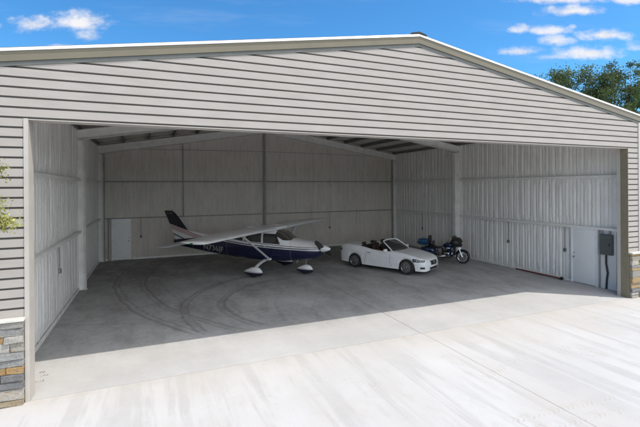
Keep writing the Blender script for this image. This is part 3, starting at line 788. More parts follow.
# ------------------------------------------------------------------ convertible (x forward from the rear axle, y left)
CAR = thing('convertible_car', 'white convertible car with its top down parked beside the aircraft', 'car', (11.70, 8.90, 0), math.radians(-62.9))
m = Mat('car_paint', .22, coat=.7); n = m.noise(3, 3, .5); m.color(m.mix(n.lin(.3, .7), (.78, .79, .81), (.84, .85, .87))); M['car'] = m.m
#      x     hw   zshoulder ztop(side) ztopcentre zbottom
CARS = [(-1.04,.50,.66,.70,.70,.36),(-1.02,.60,.74,.80,.81,.30),(-.97,.70,.84,.93,.95,.24),(-.88,.77,.90,1.00,1.02,.22),(-.70,.825,.935,1.035,1.06,.22),(-.40,.87,.955,1.055,1.085,.22),(0.0,.895,.955,1.05,1.085,.20),
        (.40,.90,.935,1.02,1.05,.20),(1.0,.895,.90,.93,.93,.19),(1.6,.89,.88,.91,.93,.19),(1.95,.888,.875,.94,.97,.19),(2.2,.885,.86,.93,.965,.20),(2.7,.88,.815,.875,.905,.20),(3.05,.86,.765,.81,.84,.20),
        (3.30,.80,.70,.745,.775,.20),(3.42,.73,.655,.70,.73,.19),(3.50,.65,.60,.655,.69,.19),(3.555,.54,.54,.60,.64,.20),(3.585,.42,.50,.54,.57,.24)]
CK0, CK1 = .22, 1.98      # cockpit
def cp(x): return smooth_interp(CARS, x, .08 if -.85 < x < 3.2 else .015)
def car_low(x):
    hw, zs, zt, zc, zb = cp(x); z = zb
    for xc in (0, 2.73):
        if abs(x-xc) < .372: z = max(z, .31+math.sqrt(.372**2-(x-xc)**2))
    return z
def car_sec(x, cock=None):
    hw, zs, zt, zc, zb = cp(x); zl = car_low(x)
    if cock is None: cock = CK0 < x < CK1
    tuck = .035
    pts = [(hw-tuck, zl), (hw-tuck*.25, lerp(zl, zs, .33)), (hw, lerp(zl, zs, .62)), (hw-.006, lerp(zl, zs, .85)), (hw-.028, zs), (hw-.06, lerp(zs, zt, .6)), (hw-.10, zt)]
    if cock: pts += [(hw-.13, zt+.002), (hw-.17, zt-.03), (hw-.18, .60), (hw-.20, .45), (hw*.4, .42), (0, .42)]
    else: pts += [(hw*.80, lerp(zt, zc, .35)), (hw*.66, lerp(zt, zc, .6)), (hw*.5, lerp(zt, zc, .78)), (hw*.33, lerp(zt, zc, .9)), (hw*.16, lerp(zt, zc, .97)), (0, zc)]
    return pts
xs = []; x = -1.04
while x < 3.586:
    xs.append(round(x, 4)); x += .012 if x > 3.40 or x < -.86 else .03
xs = [x for x in xs if abs(x-CK0) > .02 and abs(x-CK1) > .02] + [3.585, CK0-.001, CK0+.001, CK1-.001, CK1+.001]; xs.sort()
secs = []
for x in xs:
    h = car_sec(x); secs.append([(x, y, z) for y, z in h] + [(x, -y, z) for y, z in h[-2::-1]])
g = MB(); g.loft(secs, closed=False); n = len(secs[0])
g.f.append(list(range(n))); g.m.append(0); g.c.append(None); g.f.append([(len(secs)-1)*n+k for k in range(n)]); g.m.append(0); g.c.append(None)
body = g.build('body', M['car'], CAR, smooth=True, ang=38)
cabin_dark = simple('cabin_trim', (.035, .03, .028), .7); leather = simple('brown_leather', (.040, .022, .017), .55, bump=.2)
g = MB(); g.box(CK0+.01, CK1+.05, -.715, .715, .30, .455); g.box(CK0-.0, CK0+.03, -.70, .70, .4, .99); g.box(CK1-.06, CK1+.01, -.71, .71, .4, .92); g.build('cabin_floor', cabin_dark, CAR)
g = MB()
for s in (-1, 1): g.box(CK0+.06, CK1-.05, s*.709-.012, s*.709+.012, .45, .87)
g.build('door_lining', leather, CAR)
g = MB(); g.box(-.9, 3.3, -.62, .62, .17, .30); g.build('underbody', M['black'], CAR)
def car_pt(x, y_or_z, s=None, off=0):
    pass
def car_side(x, z, off=0):
    h = car_sec(x, False)[:7]
    for a, b in zip(h[:-1], h[1:]):
        if a[1] <= z <= b[1]: return lerp(a[0], b[0], (z-a[1])/max(1e-6, b[1]-a[1]))+off
    return (h[0][0] if z < h[0][1] else h[-1][0])+off
def car_patch(name, fz0, fz1, xa, xb, s, mt, parent, off=.004, n=10, ny=6):
    rows = []
    for i in range(n+1):
        x = lerp(xa, xb, i/n); rows.append([(x, s*car_side(x, lerp(fz0(x), fz1(x), j/ny), off), lerp(fz0(x), fz1(x), j/ny)) for j in range(ny+1)])
    g = MB(); g.grid(rows); return g.build(name, mt, parent, smooth=True, fix=False)
lampm = Mat('lamp_lens', .08, color=(.035, .038, .042), spec=.8, coat=.6).m
taill = simple('tail_lamp_red', (.10, .008, .008), .2, coat=.5)
def cseam(pts, s):
    g = MB(); rows = []
    for x, z in pts: rows.append([(x+d, s*car_side(x+d, z, .003), z) for d in (-.005, .005)])
    g.grid(rows); g.build('door_seam', M['black'], body, fix=False)
for s in (-1, 1):
    cseam([(1.93-.02*i/8+(.04 if i < 2 else 0), .28+.58*i/8) for i in range(9)], s)
    cseam([(.55+.10*math.sin(i/8*1.5), .28+.62*i/8) for i in range(9)], s)
    # sill line and lower trim
    car_patch('sill', lambda x: .20, lambda x: .26, .42, 2.30, s, M['car'], body, .012)
    hlp = car_patch('headlight', lambda x: .585, lambda x: lerp(.745, .665, (x-3.0)/.47), 3.02, 3.49, s, lampm, body, .006)
    for xx in (3.18, 3.33):
        g = MB(); g.ell((xx, s*(car_side(xx, .64)-.0), .645), (.05, .03, .04), 8); g.build('lamp', M['chrome'], hlp, smooth=True)
    car_patch('fog_lamp', lambda x: .30, lambda x: .385, 3.34, 3.50, s, M['black'], body, .005)
    car_patch('tail_light', lambda x: .74, lambda x: .86, -1.0, -.80, s, taill, body, .006)
    g = MB(); yy = car_side(.85, .80); g.bbox(.74, .93, s*yy-.005 if s > 0 else s*yy-.035, s*yy+.035 if s > 0 else s*yy+.005, .775, .80, .006); g.build('door_handle', M['chrome'], body, smooth=True)
    # mirror
    g = MB(); g.bbox(1.71, 1.81, s*.99-.105, s*.99+.105, .925, 1.045, .035); g.tube([(1.76, s*.84, .90), (1.74, s*.95, .95)], .025, 8); g.build('door_mirror', M['car'], body, smooth=True)
def top_z(x, y):
    h = car_sec(x, False)
    for a, b in zip(h[:-1], h[1:]):
        if b[0] <= abs(y) <= a[0] and a[1] >= h[4][1]-.01: return lerp(b[1], a[1], (abs(y)-b[0])/max(1e-6, a[0]-b[0]))
    return h[6][1]
for s in (-1, 1):
    for nm, pts in (('hood_seam', [(lerp(2.12, 3.30, i/16), lerp(.74, .56, (i/16)**1.4)) for i in range(17)]), ('boot_seam', [(lerp(-.86, .10, i/10), .70) for i in range(11)])):
        g = MB(); g.grid([[(x, s*(y+d), top_z(x, y)+.004) for d in (-.004, .004)] for x, y in pts]); g.build(nm, M['black'], body, fix=False)
    g = MB(); g.grid([[(lerp(.52, 2.2, i/20), s*car_side(lerp(.52, 2.2, i/20), zz, .004+e), zz) for zz, e in ((.70-.03*i/20, 0), (.708-.03*i/20, .008), (.722-.03*i/20, 0))] for i in range(21)]); g.build('side_crease', M['car'], body, smooth=True, fix=False)
# grille, intake, badge on the nose
def nose_x(y, z):
    best = 3.585
    for i in range(200):
        x = 3.59-i*.004
        h = car_sec(x, False)
        if z < h[-1][1]:
            w = None
            pts = h
            # half width at z for this station (side) or covered by the top
            ok = False
            for a, b in zip(pts[:-1], pts[1:]):
                lo, hi = min(a[1], b[1]), max(a[1], b[1])
                if lo <= z <= hi and abs(b[1]-a[1]) > 1e-5:
                    yy = lerp(a[0], b[0], (z-a[1])/(b[1]-a[1]))
                    if yy >= abs(y): ok = True
            if ok or (z >= pts[0][1] and z <= pts[4][1] and abs(y) <= pts[2][0]): return x
    return best
def nose_patch(name, z0, z1, w0, w1, mt, off=.008, n=14, m_=6, parent=None):
    rows = []
    for j in range(m_+1):
        z = lerp(z0, z1, j/m_); w = lerp(w0, w1, j/m_); rows.append([(nose_x(-w+2*w*i/n, z)+off, -w+2*w*i/n, z) for i in range(n+1)])
    g = MB(); g.grid(rows); return g.build(name, mt, parent or body, smooth=True, fix=False)
grl = nose_patch('grille', .44, .625, .22, .30, M['black'], .012)
nose_patch('lower_intake', .25, .35, .33, .38, M['black'], .010)
g = MB(); 
for z in (.475, .515, .60):
    g.tube([(nose_x(-.24+.48*i/8, z)+.016, -.24+.48*i/8, z) for i in range(9)], .006, 6)
g.build('grille_bar', M['alum'], grl, smooth=True)
g = MB(); gx = nose_x(0, .56)+.026
g.tube([(gx, .060*math.cos(2*PI*k/24), .56+.042*math.sin(2*PI*k/24)) for k in range(25)], .006, 6, cap=False)
g.tube([(gx, .018, .592), (gx, -.008, .542), (gx, -.045, .542)], .006, 6); g.build('badge', M['chrome'], grl, smooth=True)
# windscreen
fr = [(2.02, .755, .90), (1.70, .675, 1.14), (1.47, .62, 1.285), (1.39, .55, 1.325), (1.35, .25, 1.345), (1.345, 0, 1.35)]
fr = fr + [(x, -y, z) for x, y, z in fr[-2::-1]]
g = MB(); g.tube(fr, .030, 8); g.build('windscreen_frame', M['car'], CAR, smooth=True)
rows = []
for j in range(9):
    t = j/8; rows.append([(lerp(2.20-.18*abs(u)**2.2, 1.36, t), u*lerp(.745, .60, t), lerp(.955-.035*u*u, 1.335-.02*u*u, t)+.02*math.sin(PI*t)) for u in [-1+2*i/12 for i in range(13)]])
g = MB(); g.grid(rows); mg = Mat('windscreen_glass', .03, color=(.55,.6,.58)); mg.b.inputs['Transmission Weight'].default_value = .9; mg.b.inputs['IOR'].default_value = 1.15
mg.b.inputs['Base Color'].default_value = (.45, .48, .46, 1); g.build('windscreen', mg.m, CAR, smooth=True, fix=False)
g = MB(); g.bbox(1.62, 2.16, -.70, .70, .72, .945, .05); g.build('dashboard', M['black'], CAR, smooth=True)
g = MB(); g.tube([(1.42+.05*math.sin(t), .37+.19*math.cos(t), .86+.17*math.sin(t)) for t in [2*PI*k/24 for k in range(25)]], .015, 8, cap=False); g.tube([(1.42, .20, .86), (1.42, .54, .86)], .014, 6); g.tube([(1.43, .37, .86), (1.65, .37, .80)], .03, 8); g.build('steering_wheel', M['black'], CAR, smooth=True)
def seat(x, y, sc=1.0):
    g = MB(); g.bbox(x-.02, x+.46, y-.24, y+.24, .46, .62, .05)
    R_ = Matrix.Translation((x, y, .55)) @ Matrix.Rotation(math.radians(-16), 4, 'Y')
    g.bbox(-.08, .08, -.235, .235, 0, .56*sc, .055, M=R_); g.bbox(-.06, .06, -.13, .13, .58*sc, .76*sc, .045, M=R_)
    for s in (-1, 1): g.tube([R_ @ Vector((0, s*.05, .5*sc)), R_ @ Vector((0, s*.05, .62*sc))], .01, 6)
    return g.build('seat', leather, CAR, smooth=True)
for y in (-.37, .37): seat(.98, y); seat(.36, y, .86)
g = MB(); g.bbox(.17, .40, -.68, .68, .80, 1.045, .05); g.build('parcel_shelf', cabin_dark, CAR, smooth=True)
def car_wheel(x, s):
    cy = s*.80; r = .335; g = MB()
    g.lathe([(.225, s*-.11), (.29, s*-.115), (r-.008, s*-.10), (r, s*-.07), (r, s*.06), (r-.012, s*.09), (.285, s*.102), (.238, s*.095)], (x, cy, r), 'y', 40); w = g.build('wheel', M['rubber'], CAR, smooth=True)
    g = MB(); g.lathe([(.238, s*.095), (.242, s*.08), (.228, s*.07), (.225, s*-.10)], (x, cy, r), 'y', 40)
    for k in range(10):
        a = 2*PI*k/10+.1; c_, q_ = math.cos(a), math.sin(a)
        R_ = Matrix.Translation((x, cy, r)) @ Matrix.Rotation(-a, 4, 'Y')
        g.bbox(.03, .235, s*.075-.014, s*.075+.014, -.012, .012, .004, M=R_)
    g.lathe([(.001, s*.10), (.035, s*.098), (.055, s*.085), (.055, s*.05)], (x, cy, r), 'y', 20); g.build('rim', M['alum'], w, smooth=True)
    g = MB(); g.lathe([(.001, s*.02), (.16, s*.022), (.16, s*.0)], (x, cy, r), 'y', 24); g.lathe([(.001, -.02*s), (.225, -.021*s)], (x, cy, r), 'y', 24); g.build('brake_disc', M['steel_dark'], w, smooth=True)
for x in (0, 2.73):
    for s in (-1, 1):
        car_wheel(x, s)
        g = MB(); g.lathe([(.40, s*.0), (.40, s*.28), (.001, s*.27)], (x, s*.50+s*.08, .36), 'y', 20)
        g = MB(); secs = [[(x+.368*math.cos(a), s*yy, .31+.368*math.sin(a)) for a in [PI*k/16 for k in range(17)]] for yy in (.50, .85)]
        g.loft(secs, closed=False); g.add([(x+.368*math.cos(a), s*.50, .31+.368*math.sin(a)) for a in [PI*k/16 for k in range(17)]], [tuple(range(17))]); g.build('wheel_arch', M['black'], body, fix=False)
g = MB(); g.bbox(-1.075, -1.055, -.26, .26, .52, .63, .005); g.build('number_plate', M['trim'], body)

# ------------------------------------------------------------------ touring motorcycle (x forward from the rear axle)
BK = thing('touring_motorcycle', 'blue touring motorcycle with black fairing and top case by the right wall', 'motorcycle', (15.32, 8.47, 0), math.radians(-56.9))
blue = simple('metallic_blue', (.007, .022, .085), .2, .35, coat=.8, var=.1); blue2 = simple('bright_blue', (.012, .085, .21), .25, .2, coat=.6); navy = simple('deep_blue', (.008, .012, .045), .22, .3, coat=.8)
def bike_wheel(x, r, w):
    g = MB(); g.lathe([(r*.72, -w*.8), (r*.86, -w), (r*.96, -w*.75), (r, 0), (r*.96, w*.75), (r*.86, w), (r*.72, w*.8)], (x, 0, r), 'y', 36); wo = g.build('wheel', M['rubber'], BK, smooth=True)
    g = MB(); g.lathe([(r*.74, -w*.7), (r*.70, -w*.6), (r*.68, 0), (r*.70, w*.6), (r*.74, w*.7)], (x, 0, r), 'y', 36)
    for k in range(9):
        a = 2*PI*k/9; R_ = Matrix.Translation((x, 0, r)) @ Matrix.Rotation(a, 4, 'Y'); g.bbox(.03, r*.71, -.016, .016, -.014, .014, .004, M=R_)
    g.lathe([(.001, -.06), (.045, -.06), (.045, .06), (.001, .06)], (x, 0, r), 'y', 16); g.build('rim', M['chrome'], wo, smooth=True)
    g = MB()
    for s in ((-1, 1) if x > 1 else (-1,)): g.lathe([(.06, s*.07), (.14, s*.07), (.14, s*.075), (.06, s*.075)], (x, 0, r), 'y', 24)
    g.build('brake_disc', M['alum'], wo, smooth=True)
bike_wheel(0, .325, .07); bike_wheel(1.62, .335, .06)
def arc_fender(x, r, rr, w, a0, a1, mt, name):
    secs = []
    for k in range(17):
        a = math.radians(lerp(a0, a1, k/16)); secs.append([(x+(rr-.05*abs(u)**3)*math.cos(a), w*u, r+(rr-.05*abs(u)**3)*math.sin(a)) for u in [-1+2*i/8 for i in range(9)]])
    g = MB(); g.loft(secs, closed=False); return g.build(name, mt, BK, smooth=True, fix=False)
arc_fender(1.62, .335, .375, .085, 15, 165, navy, 'front_fender'); arc_fender(0, .325, .38, .10, 20, 185, blue, 'rear_fender')
for s in (-1, 1):
    g = MB(); g.tube([(1.62, s*.105, .335), (1.50, s*.105, .66), (1.34, s*.10, 1.0)], [.034, .032, .026], 12); g.build('fork_leg', M['chrome'], BK, smooth=True)
# batwing fairing
def shell(name, st, mt, n=24, parent=None, e=2.5):
    """st = [(x, halfw, z0, z1)]"""
    secs = []
    for x, w, z0, z1 in st:
        zc, h = (z0+z1)/2, (z1-z0)/2
        secs.append([(x, w*math.copysign(abs(math.cos(a))**(2/e), math.cos(a)), zc+h*math.copysign(abs(math.sin(a))**(2/e), math.sin(a))) for a in [2*PI*k/n for k in range(n)]])
    g = MB(); g.loft(secs); return g.build(name, mt, parent or BK, smooth=True, ang=50)
shell('fairing', [(1.10,.36,.92,1.16),(1.22,.43,.86,1.24),(1.36,.43,.82,1.28),(1.48,.36,.80,1.25),(1.57,.22,.84,1.16),(1.61,.08,.92,1.08)], M['black'])
rows = [[(1.40-.14*t-.16*abs(u)**2, u*lerp(.34, .26, t), lerp(1.19, 1.36, t)-.03*u*u) for u in [-1+2*i/10 for i in range(11)]] for t in [j/5 for j in range(6)]]
g = MB(); g.grid(rows); g.build('windshield', M['wglass'], BK, smooth=True, fix=False)
g = MB(); g.ell((1.595, 0, .99), (.05, .085, .085), 12); g.build('headlight', M['chrome'], BK, smooth=True)
for s in (-1, 1):
    g = MB(); g.ell((1.47, s*.22, .86), (.05, .055, .055), 8); g.build('passing_lamp', M['chrome'], BK, smooth=True)
g = MB(); g.tube([(1.02, -.44, 1.08), (1.12, -.36, 1.13), (1.24, -.15, 1.08), (1.24, .15, 1.08), (1.12, .36, 1.13), (1.02, .44, 1.08)], .016, 8); g.build('handlebar', M['chrome'], BK, smooth=True)
for s in (-1, 1):
    g = MB(); g.tube([(1.07, s*.40, 1.105), (.96, s*.49, 1.05)], .022, 8); g.build('grip', M['black'], BK, smooth=True)
    g = MB(); g.tube([(1.14, s*.34, 1.13), (1.20, s*.42, 1.26)], .008, 6); g.ell((1.20, s*.43, 1.29), (.02, .07, .045), 8); g.build('mirror', M['chrome'], BK, smooth=True)
shell('fuel_tank', [(.66,.06,.82,.90),(.72,.13,.76,.95),(.88,.19,.74,.99),(1.04,.19,.76,1.01),(1.16,.13,.80,.98),(1.22,.05,.85,.93)], blue)
shell('seat', [(-.10,.10,.74,.84),(-.02,.17,.72,.88),(.16,.18,.70,.84),(.30,.19,.68,.76),(.52,.17,.68,.77),(.66,.11,.72,.82),(.72,.05,.76,.82)], M['black'])
for s in (-1, 1):
    secs = []
    for x, y0, y1, z0, z1 in ((-.42,.20,.30,.50,.66),(-.38,.16,.38,.42,.72),(-.15,.15,.40,.38,.74),(.12,.15,.39,.38,.71),(.26,.17,.36,.44,.66),(.30,.20,.30,.50,.60)):
        yc, yh, zc, zh = (y0+y1)/2, (y1-y0)/2, (z0+z1)/2, (z1-z0)/2
        secs.append([(x, s*(yc+yh*math.copysign(abs(math.cos(a))**.6, math.cos(a))), zc+zh*math.copysign(abs(math.sin(a))**.6, math.sin(a))) for a in [2*PI*k/20 for k in range(20)]])
    g = MB(); g.loft(secs); sb = g.build('saddlebag', blue, BK, smooth=True, ang=50)
    g = MB(); g.bbox(-.10, .06, s*.40-.008, s*.40+.008, .60, .63, .003); g.build('latch', M['chrome'], sb)
    g = MB(); g.tube([(-.60, s*.19, .33), (.1, s*.21, .30), (.55, s*.20, .28), (.78, s*.13, .33), (.80, s*.05, .5)], [.05, .05, .04, .03, .025], 12); g.build('exhaust_pipe', M['chrome'], BK, smooth=True)
    g = MB(); g.tube([(1.16, s*.06, .75), (1.20, s*.32, .62), (1.20, s*.36, .48), (1.10, s*.26, .30), (1.02, s*.08, .26)], .016, 8); g.build('crash_bar', M['chrome'], BK, smooth=True)
    g = MB(); g.bbox(.86, 1.08, s*.30-.06, s*.30+.06, .27, .295, .01); g.build('footboard', M['black'], BK)
    shell_ = MB(); shell_.bbox(1.08, 1.22, s*.24-.12, s*.24+.12, .34, .80, .04); shell_.build('lower_fairing', navy, BK, smooth=True)
# top case and backrest
tc = shell('top_case', [(-.62,.18,.86,1.07),(-.58,.25,.81,1.12),(-.34,.28,.79,1.14),(-.10,.25,.81,1.12),(-.06,.18,.86,1.07)], blue2, e=4)
g = MB(); g.bbox(-.635, -.05, -.287, .287, .945, .965, .005); g.build('lid_seam', M['black'], tc)
g = MB(); g.bbox(-.06, .02, -.20, .20, .88, 1.30, .035, M=Matrix.Translation((-.02,0,0))); g.build('backrest', M['black'], tc, smooth=True)
g = MB(); g.bbox(.12, .18, -.14, .14, .86, 1.04, .03); g.tube([(.10, 0, .78), (.14, 0, .9)], .02, 8); g.build('rider_backrest', M['black'], BK, smooth=True)
g = MB(); g.bbox(-.67, -.625, -.12, .12, .86, .93, .01); g.build('tail_light', taill, tc)
# engine
g = MB(); g.bbox(.50, .98, -.13, .13, .24, .50, .05); g.lathe([(.001, -.19), (.10, -.185), (.12, -.13)], (.62, 0, .40), 'y', 20); g.lathe([(.001, -.175), (.08, -.17), (.10, -.12)], (.88, 0, .36), 'y', 20); g.lathe([(.001, .20), (.13, .19), (.15, .12)], (.70, 0, .37), 'y', 20); g.build('crankcase', M['chrome'], BK, smooth=True)
for s, a in ((-1, -22), (1, 22)):
    R_ = Matrix.Translation((.78+s*.03, 0, .44)) @ Matrix.Rotation(math.radians(a), 4, 'Y')
    g = MB()
    for k in range(9): g.bbox(-.085, .085, -.10, .10, .03+k*.026, .045+k*.026, .005, M=R_)
    g.bbox(-.065, .065, -.075, .075, 0, .26, .01, M=R_); g.build('cylinder_barrel', M['black'], BK, smooth=True)
    g = MB(); g.bbox(-.08, .08, -.09, .09, .262, .34, .03, M=R_); g.build('rocker_cover', M['chrome'], BK, smooth=True)
g = MB(); g.lathe([(.001, -.20), (.085, -.195), (.10, -.14), (.09, -.10)], (.80, 0, .64), 'y', 20); g.build('air_cleaner', M['chrome'], BK, smooth=True)
g = MB(); g.tube([(1.30, 0, .95), (1.18, .0, .55), (1.05, 0, .22), (.5, 0, .20), (.3, 0, .40), (.25, 0, .68), (1.0, 0, .78), (1.26, 0, .88)], .022, 8); g.build('frame', M['black'], BK, smooth=True)
g = MB(); g.tube([(.55, .12, .22), (.50, .30, .01)], .014, 8); g.build('kickstand', M['chrome'], BK, smooth=True)

# ------------------------------------------------------------------ trees
barkm = simple('bark', (.10, .08, .06), .9, var=.4, bump=.6, scale=4)
def leafmat(name, dark, light):
    m = Mat(name, .55, spec=.3); t = m.attr(); n = m.noise(.35, 3, .6)
    c = m.mix(n.lin(.3, .7), dark, light); c = m.mix(1.0, c, t, 'MULTIPLY'); m.color(c)
    m.b.inputs['Transmission Weight'].default_value = 0
    tr = m.t.nodes.new('ShaderNodeBsdfTranslucent'); m.t.links.new(c.k, tr.inputs[0]); mx = m.t.nodes.new('ShaderNodeMixShader'); mx.inputs[0].default_value = .35
    out = m.t.nodes['Material Output']; m.t.links.new(m.b.outputs[0], mx.inputs[1]); m.t.links.new(tr.outputs[0], mx.inputs[2]); m.t.links.new(mx.outputs[0], out.inputs[0]); return m.m
leaf_oak = leafmat('oak_leaves', (.07, .105, .040), (.165, .215, .085)); leaf_mid = leafmat('elm_leaves', (.08, .13, .03), (.18, .25, .07)); leaf_pale = leafmat('young_leaves', (.26, .29, .05), (.52, .52, .16))
def tree(name, label, base, h, rad, leafm, seed, leaf=.16, nclump=90, per=110, trunk_r=.25, crown0=.3, tips=None, group=None, clump=.55):
    random.seed(seed); t = thing(name, label, 'tree', base, 0, group)
    tr = MB(); ends = []
    top = Vector((random.uniform(-.3, .3)*rad*.3, random.uniform(-.3, .3)*rad*.3, h*.55))
    def limb(a, b, r0, r1, k=5, wob=.08):
        pts = []; L = (b-a).length
        for i in range(k+1):
            p = a.lerp(b, i/k); 
            if 0 < i < k: p = p + Vector([random.uniform(-wob, wob)*L for _ in range(3)])
            pts.append(p)
        tr.tube(pts, [lerp(r0, r1, i/k) for i in range(k+1)], 7); return pts
    mainp = limb(Vector((0, 0, -.05)), top, trunk_r, trunk_r*.55, 6, .03)
    targets = tips
    if targets is None:
        targets = []
        while len(targets) < nclump:
            p = Vector((random.uniform(-1, 1), random.uniform(-1, 1), random.uniform(-1, 1)))
            if p.length > 1 or p.length < .35: continue
            q = Vector((p.x*rad, p.y*rad, h*(crown0+1)/2 + p.z*h*(1-crown0)/2))
            if noise.noise(q*.45+Vector((seed, 0, 0))) < -.12: continue
            targets.append(q)
    nb = 7; subs = []
    for i in range(nb):
        a = mainp[random.randrange(3, 6)]; c = targets[i*len(targets)//nb]; b = a.lerp(Vector(c), .62)
        pts = limb(a, b, trunk_r*.42, trunk_r*.16); subs += pts[2:]
    for c in targets:
        c = Vector(c); a = min(subs, key=lambda s_: (s_-c).length); limb(a, c, trunk_r*.10, .012, 3, .10)
    tr.build('trunk', barkm, t, smooth=True, ang=80, fix=False)
    lf = MB()
    for c in targets:
        c = Vector(c); cr = clump*random.uniform(.6, 1.3); tone = random.uniform(.6, 1.25)
        for _ in range(per):
            d = Vector([random.gauss(0, .45) for _ in range(3)]); d.z *= .7; p = c + d*cr
            s_ = leaf*random.uniform(.6, 1.3); a = Vector([random.gauss(0, 1) for _ in range(3)]).normalized(); b = a.orthogonal().normalized()
            b = (Matrix.Rotation(random.uniform(0, 2*PI), 3, a) @ b); w = a.cross(b); v = tone*random.uniform(.75, 1.2)
            lf.add([p-b*s_*.5, p+w*s_*.3, p+b*s_*.5, p-w*s_*.3], [(0,1,2,3)], 0, (v, v*random.uniform(.95, 1.05), v*.95))
    lf.build('crown', leafm, t, fix=False); return t
CAMP = Vector((1.99, -8.814, 3.842))
GT = 'trees behind the right side of the hangar'
tree('oak_tree', 'dense dark green tree behind the roof slope, left of the gap of sky', (35.3, 14.6, 0), 14.1, 3.6, leaf_oak, 3, leaf=.15, nclump=200, per=210, crown0=.35, group=GT, clump=.75)
tree('oak_tree', 'darker open crowned tree behind the roof slope, right of the gap of sky', (38.4, 13.2, 0), 14.5, 2.9, leaf_oak, 8, leaf=.14, nclump=140, per=190, crown0=.35, group=GT, clump=.62)
tree('elm_tree', 'low tree whose top just shows over the roof slope, left of the others', (33.2, 17.5, 0), 13.7, 3.0, leaf_oak, 21, leaf=.14, nclump=110, per=170, crown0=.4, group=GT, clump=.6)
tree('elm_tree', 'tall tree at the right edge of the photo with brighter leaves against the sky', (32.4, 6.3, 0), 12.9, 2.0, leaf_mid, 14, leaf=.14, nclump=60, per=90, crown0=.45, group=GT, clump=.5)
random.seed(40)
tips = []
for cx, cy, cz, n_, sp in ((-.30, -1.35, 4.12, 14, .09), (-.30, -1.30, 3.45, 26, .12), (-.15, -1.2, 3.30, 4, .05), (-.50, -1.4, 3.9, 6, .12), (-1.8, -1.8, 4.3, 16, .32), (-1.6, -1.6, 3.6, 22, .6), (-1.5, -1.9, 2.7, 14, .5)):
    for _ in range(n_): tips.append((cx+1.5+random.gauss(0, sp), cy+1.6+random.gauss(0, sp*.6), cz+random.gauss(0, sp)))
tree('young_tree', 'slender tree with small yellow-green leaves reaching in front of the siding at the left edge', (-1.5, -1.6, 0), 4.6, 1.0, leaf_pale, 31, leaf=.040, nclump=0, per=75, trunk_r=.035, tips=tips, clump=.17)

# ------------------------------------------------------------------ camera, sun, sky
cam = bpy.data.cameras.new('camera'); co = bpy.data.objects.new('camera', cam); COL.objects.link(co); scene.camera = co
yaw, pitch, roll = .392, -.001, -.006
fwd = Vector((math.sin(yaw)*math.cos(pitch), math.cos(yaw)*math.cos(pitch), math.sin(pitch))); r_ = Vector((math.cos(yaw), -math.sin(yaw), 0)); u_ = r_.cross(fwd)
r2 = r_*math.cos(roll)+u_*math.sin(roll); u2 = -r_*math.sin(roll)+u_*math.cos(roll)
Rm = Matrix((r2, u2, -fwd)).transposed().to_4x4(); co.matrix_world = Matrix.Translation(CAMP) @ Rm
cam.sensor_width = 36; cam.lens = 406.68/640*36; cam.shift_y = -(213.5-187.29)/640; cam.clip_end = 4000; cam.clip_start = .05
sun = bpy.data.lights.new('sun', 'SUN'); so = bpy.data.objects.new('sun', sun); COL.objects.link(so)
sun.energy = 3.55; sun.angle = math.radians(.5); sun.color = (1, .945, .87)
so.rotation_euler = SUN.to_track_quat('Z', 'Y').to_euler(); so.location = (20, -20, 30)
w = bpy.data.worlds.new('World'); scene.world = w; w.use_nodes = True; nt = w.node_tree; bg = nt.nodes['Background']
sky = nt.nodes.new('ShaderNodeTexSky'); sky.sky_type = 'NISHITA'; sky.sun_disc = False
sky.sun_elevation = math.asin(SUN.z); sky.sun_rotation = math.atan2(SUN.x, SUN.y); sky.altitude = 300; sky.air_density = 1.0; sky.dust_density = .6; sky.ozone_density = 2.5
tc = nt.nodes.new('ShaderNodeTexCoord'); sp_ = nt.nodes.new('ShaderNodeSeparateXYZ'); nt.links.new(tc.outputs['Generated'], sp_.inputs[0])
dx, dy, dz_ = [S(nt, sp_.outputs[i]) for i in range(3)]
# world-fixed horizontal frame: a = towards the hangar, b = across
a_ = (dx*.382+dy*.924).max(.05); bb = (dx*.924-dy*.382)
U = bb/a_; V = dz_/a_
def comb(x, y, z):
    n = nt.nodes.new('ShaderNodeCombineXYZ')
    for i, q_ in enumerate((x, y, z)):
        if isinstance(q_, S): nt.links.new(q_.k, n.inputs[i])
        else: n.inputs[i].default_value = q_
    return n.outputs[0]
def wnoise(vec, scale, det=5, r=.6, d=0):
    n = nt.nodes.new('ShaderNodeTexNoise'); nt.links.new(vec, n.inputs['Vector']); n.inputs['Scale'].default_value = scale; n.inputs['Detail'].default_value = det; n.inputs['Roughness'].default_value = r; n.inputs['Distortion'].default_value = d; return S(nt, n.outputs[0])
vec = comb(U, V*1.6, 0); n1 = wnoise(vec, 9, 6, .6, .3); n2 = wnoise(vec, 32, 5, .65); nz_ = (n1-.5)*1.7+(n2-.5)*1.3
den = None
def px(x_, y_): return ((x_-320)/406.7, (187.3-y_)/406.7)
for x_, y_, rx, ry, s_ in ((35,24,24,8,1), (83,22,27,8,1), (88,35,13,6,.75), (60,45,16,2,.45), (-2,25,6,3,.6), (575,13,30,5,1), (560,1,60,5,.95), (630,2,18,5,.9), (521,32,9,4,.9), (549,33,18,4,.9), (606,37,23,6,1), (557,43,15,5,.9), (521,53,22,4.5,.9), (588,56,34,6,.95), (574,29,4,2,.5), (555,59,28,3,.6), (655,50,25,5,.9), (700,30,40,9,1), (-60,30,30,8,1), (800,10,60,14,1)):
    u0, v0 = px(x_, y_); a1 = (U-u0)/(rx*1.2/406.7); b1 = (V-v0)/(ry*1.45/406.7)
    bl = b1.min(0)*1.35 + b1.max(0)     # flatter bases
    k = (1-(a1*a1+bl*bl).sqrt()*.85)*1.0 + nz_*.95
    k = k.ss(.0, 1.0)*s_; den = k if den is None else den.max(k)
hz = wnoise(comb(U*.5, V*3, 2), 4, 4, .6).ss(.5, .8)*.16
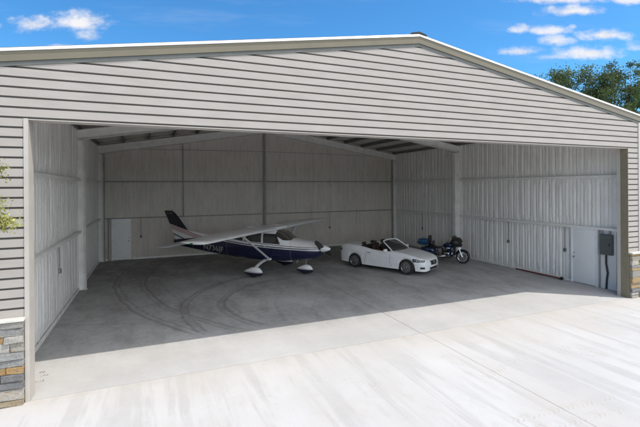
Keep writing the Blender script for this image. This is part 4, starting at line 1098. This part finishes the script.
den = den.max(hz)*dz_.gt(0)
zc_ = dz_.max(.06); pv = comb(dx/zc_, dy/zc_, 0)
nb_ = wnoise(pv, .55, 6, .6, .3)
back = (dx*.45-dy*.9).ss(.0, .45)*dz_.ss(0, .06)*nb_.ss(.30, .50)
# behind the camera: unseen bright cloud bank added to fill the hangar interior with light
hs = nt.nodes.new('ShaderNodeHueSaturation'); nt.links.new(sky.outputs[0], hs.inputs['Color']); hs.inputs['Saturation'].default_value = 1.12; hs.inputs['Value'].default_value = 1.0
mx0 = nt.nodes.new('ShaderNodeMix'); mx0.data_type = 'RGBA'; mx0.blend_type = 'MULTIPLY'; mx0.inputs[0].default_value = 1
nt.links.new(hs.outputs[0], mx0.inputs[6]); mx0.inputs[7].default_value = (.58, 1.12, 1.36, 1)
cc_ = nt.nodes.new('ShaderNodeMix'); cc_.data_type = 'RGBA'; nt.links.new(den.k, cc_.inputs[0]); nt.links.new(mx0.outputs[2], cc_.inputs[6])
sh = nt.nodes.new('ShaderNodeMix'); sh.data_type = 'RGBA'; nt.links.new(n1.ss(.35, .6).k, sh.inputs[0]); sh.inputs[6].default_value = (4.9, 5.2, 5.9, 1); sh.inputs[7].default_value = (6.2, 6.2, 6.4, 1)
nt.links.new(sh.outputs[2], cc_.inputs[7])
cb = nt.nodes.new('ShaderNodeMix'); cb.data_type = 'RGBA'; nt.links.new(back.k, cb.inputs[0]); nt.links.new(cc_.outputs[2], cb.inputs[6]); cb.inputs[7].default_value = (12.8, 13.3, 14.0, 1)
nt.links.new(cb.outputs[2], bg.inputs[0]); bg.inputs[1].default_value = .15
scene.view_settings.view_transform = 'Standard'; scene.view_settings.look = 'None'; scene.view_settings.exposure = 0; scene.view_settings.gamma = 1
scene.render.engine = 'CYCLES'; cy = scene.cycles; cy.max_bounces = 10; cy.diffuse_bounces = 6; cy.glossy_bounces = 4; cy.transmission_bounces = 6; cy.use_denoising = True; cy.sample_clamp_indirect = 6; cy.caustics_reflective = False; cy.caustics_refractive = False
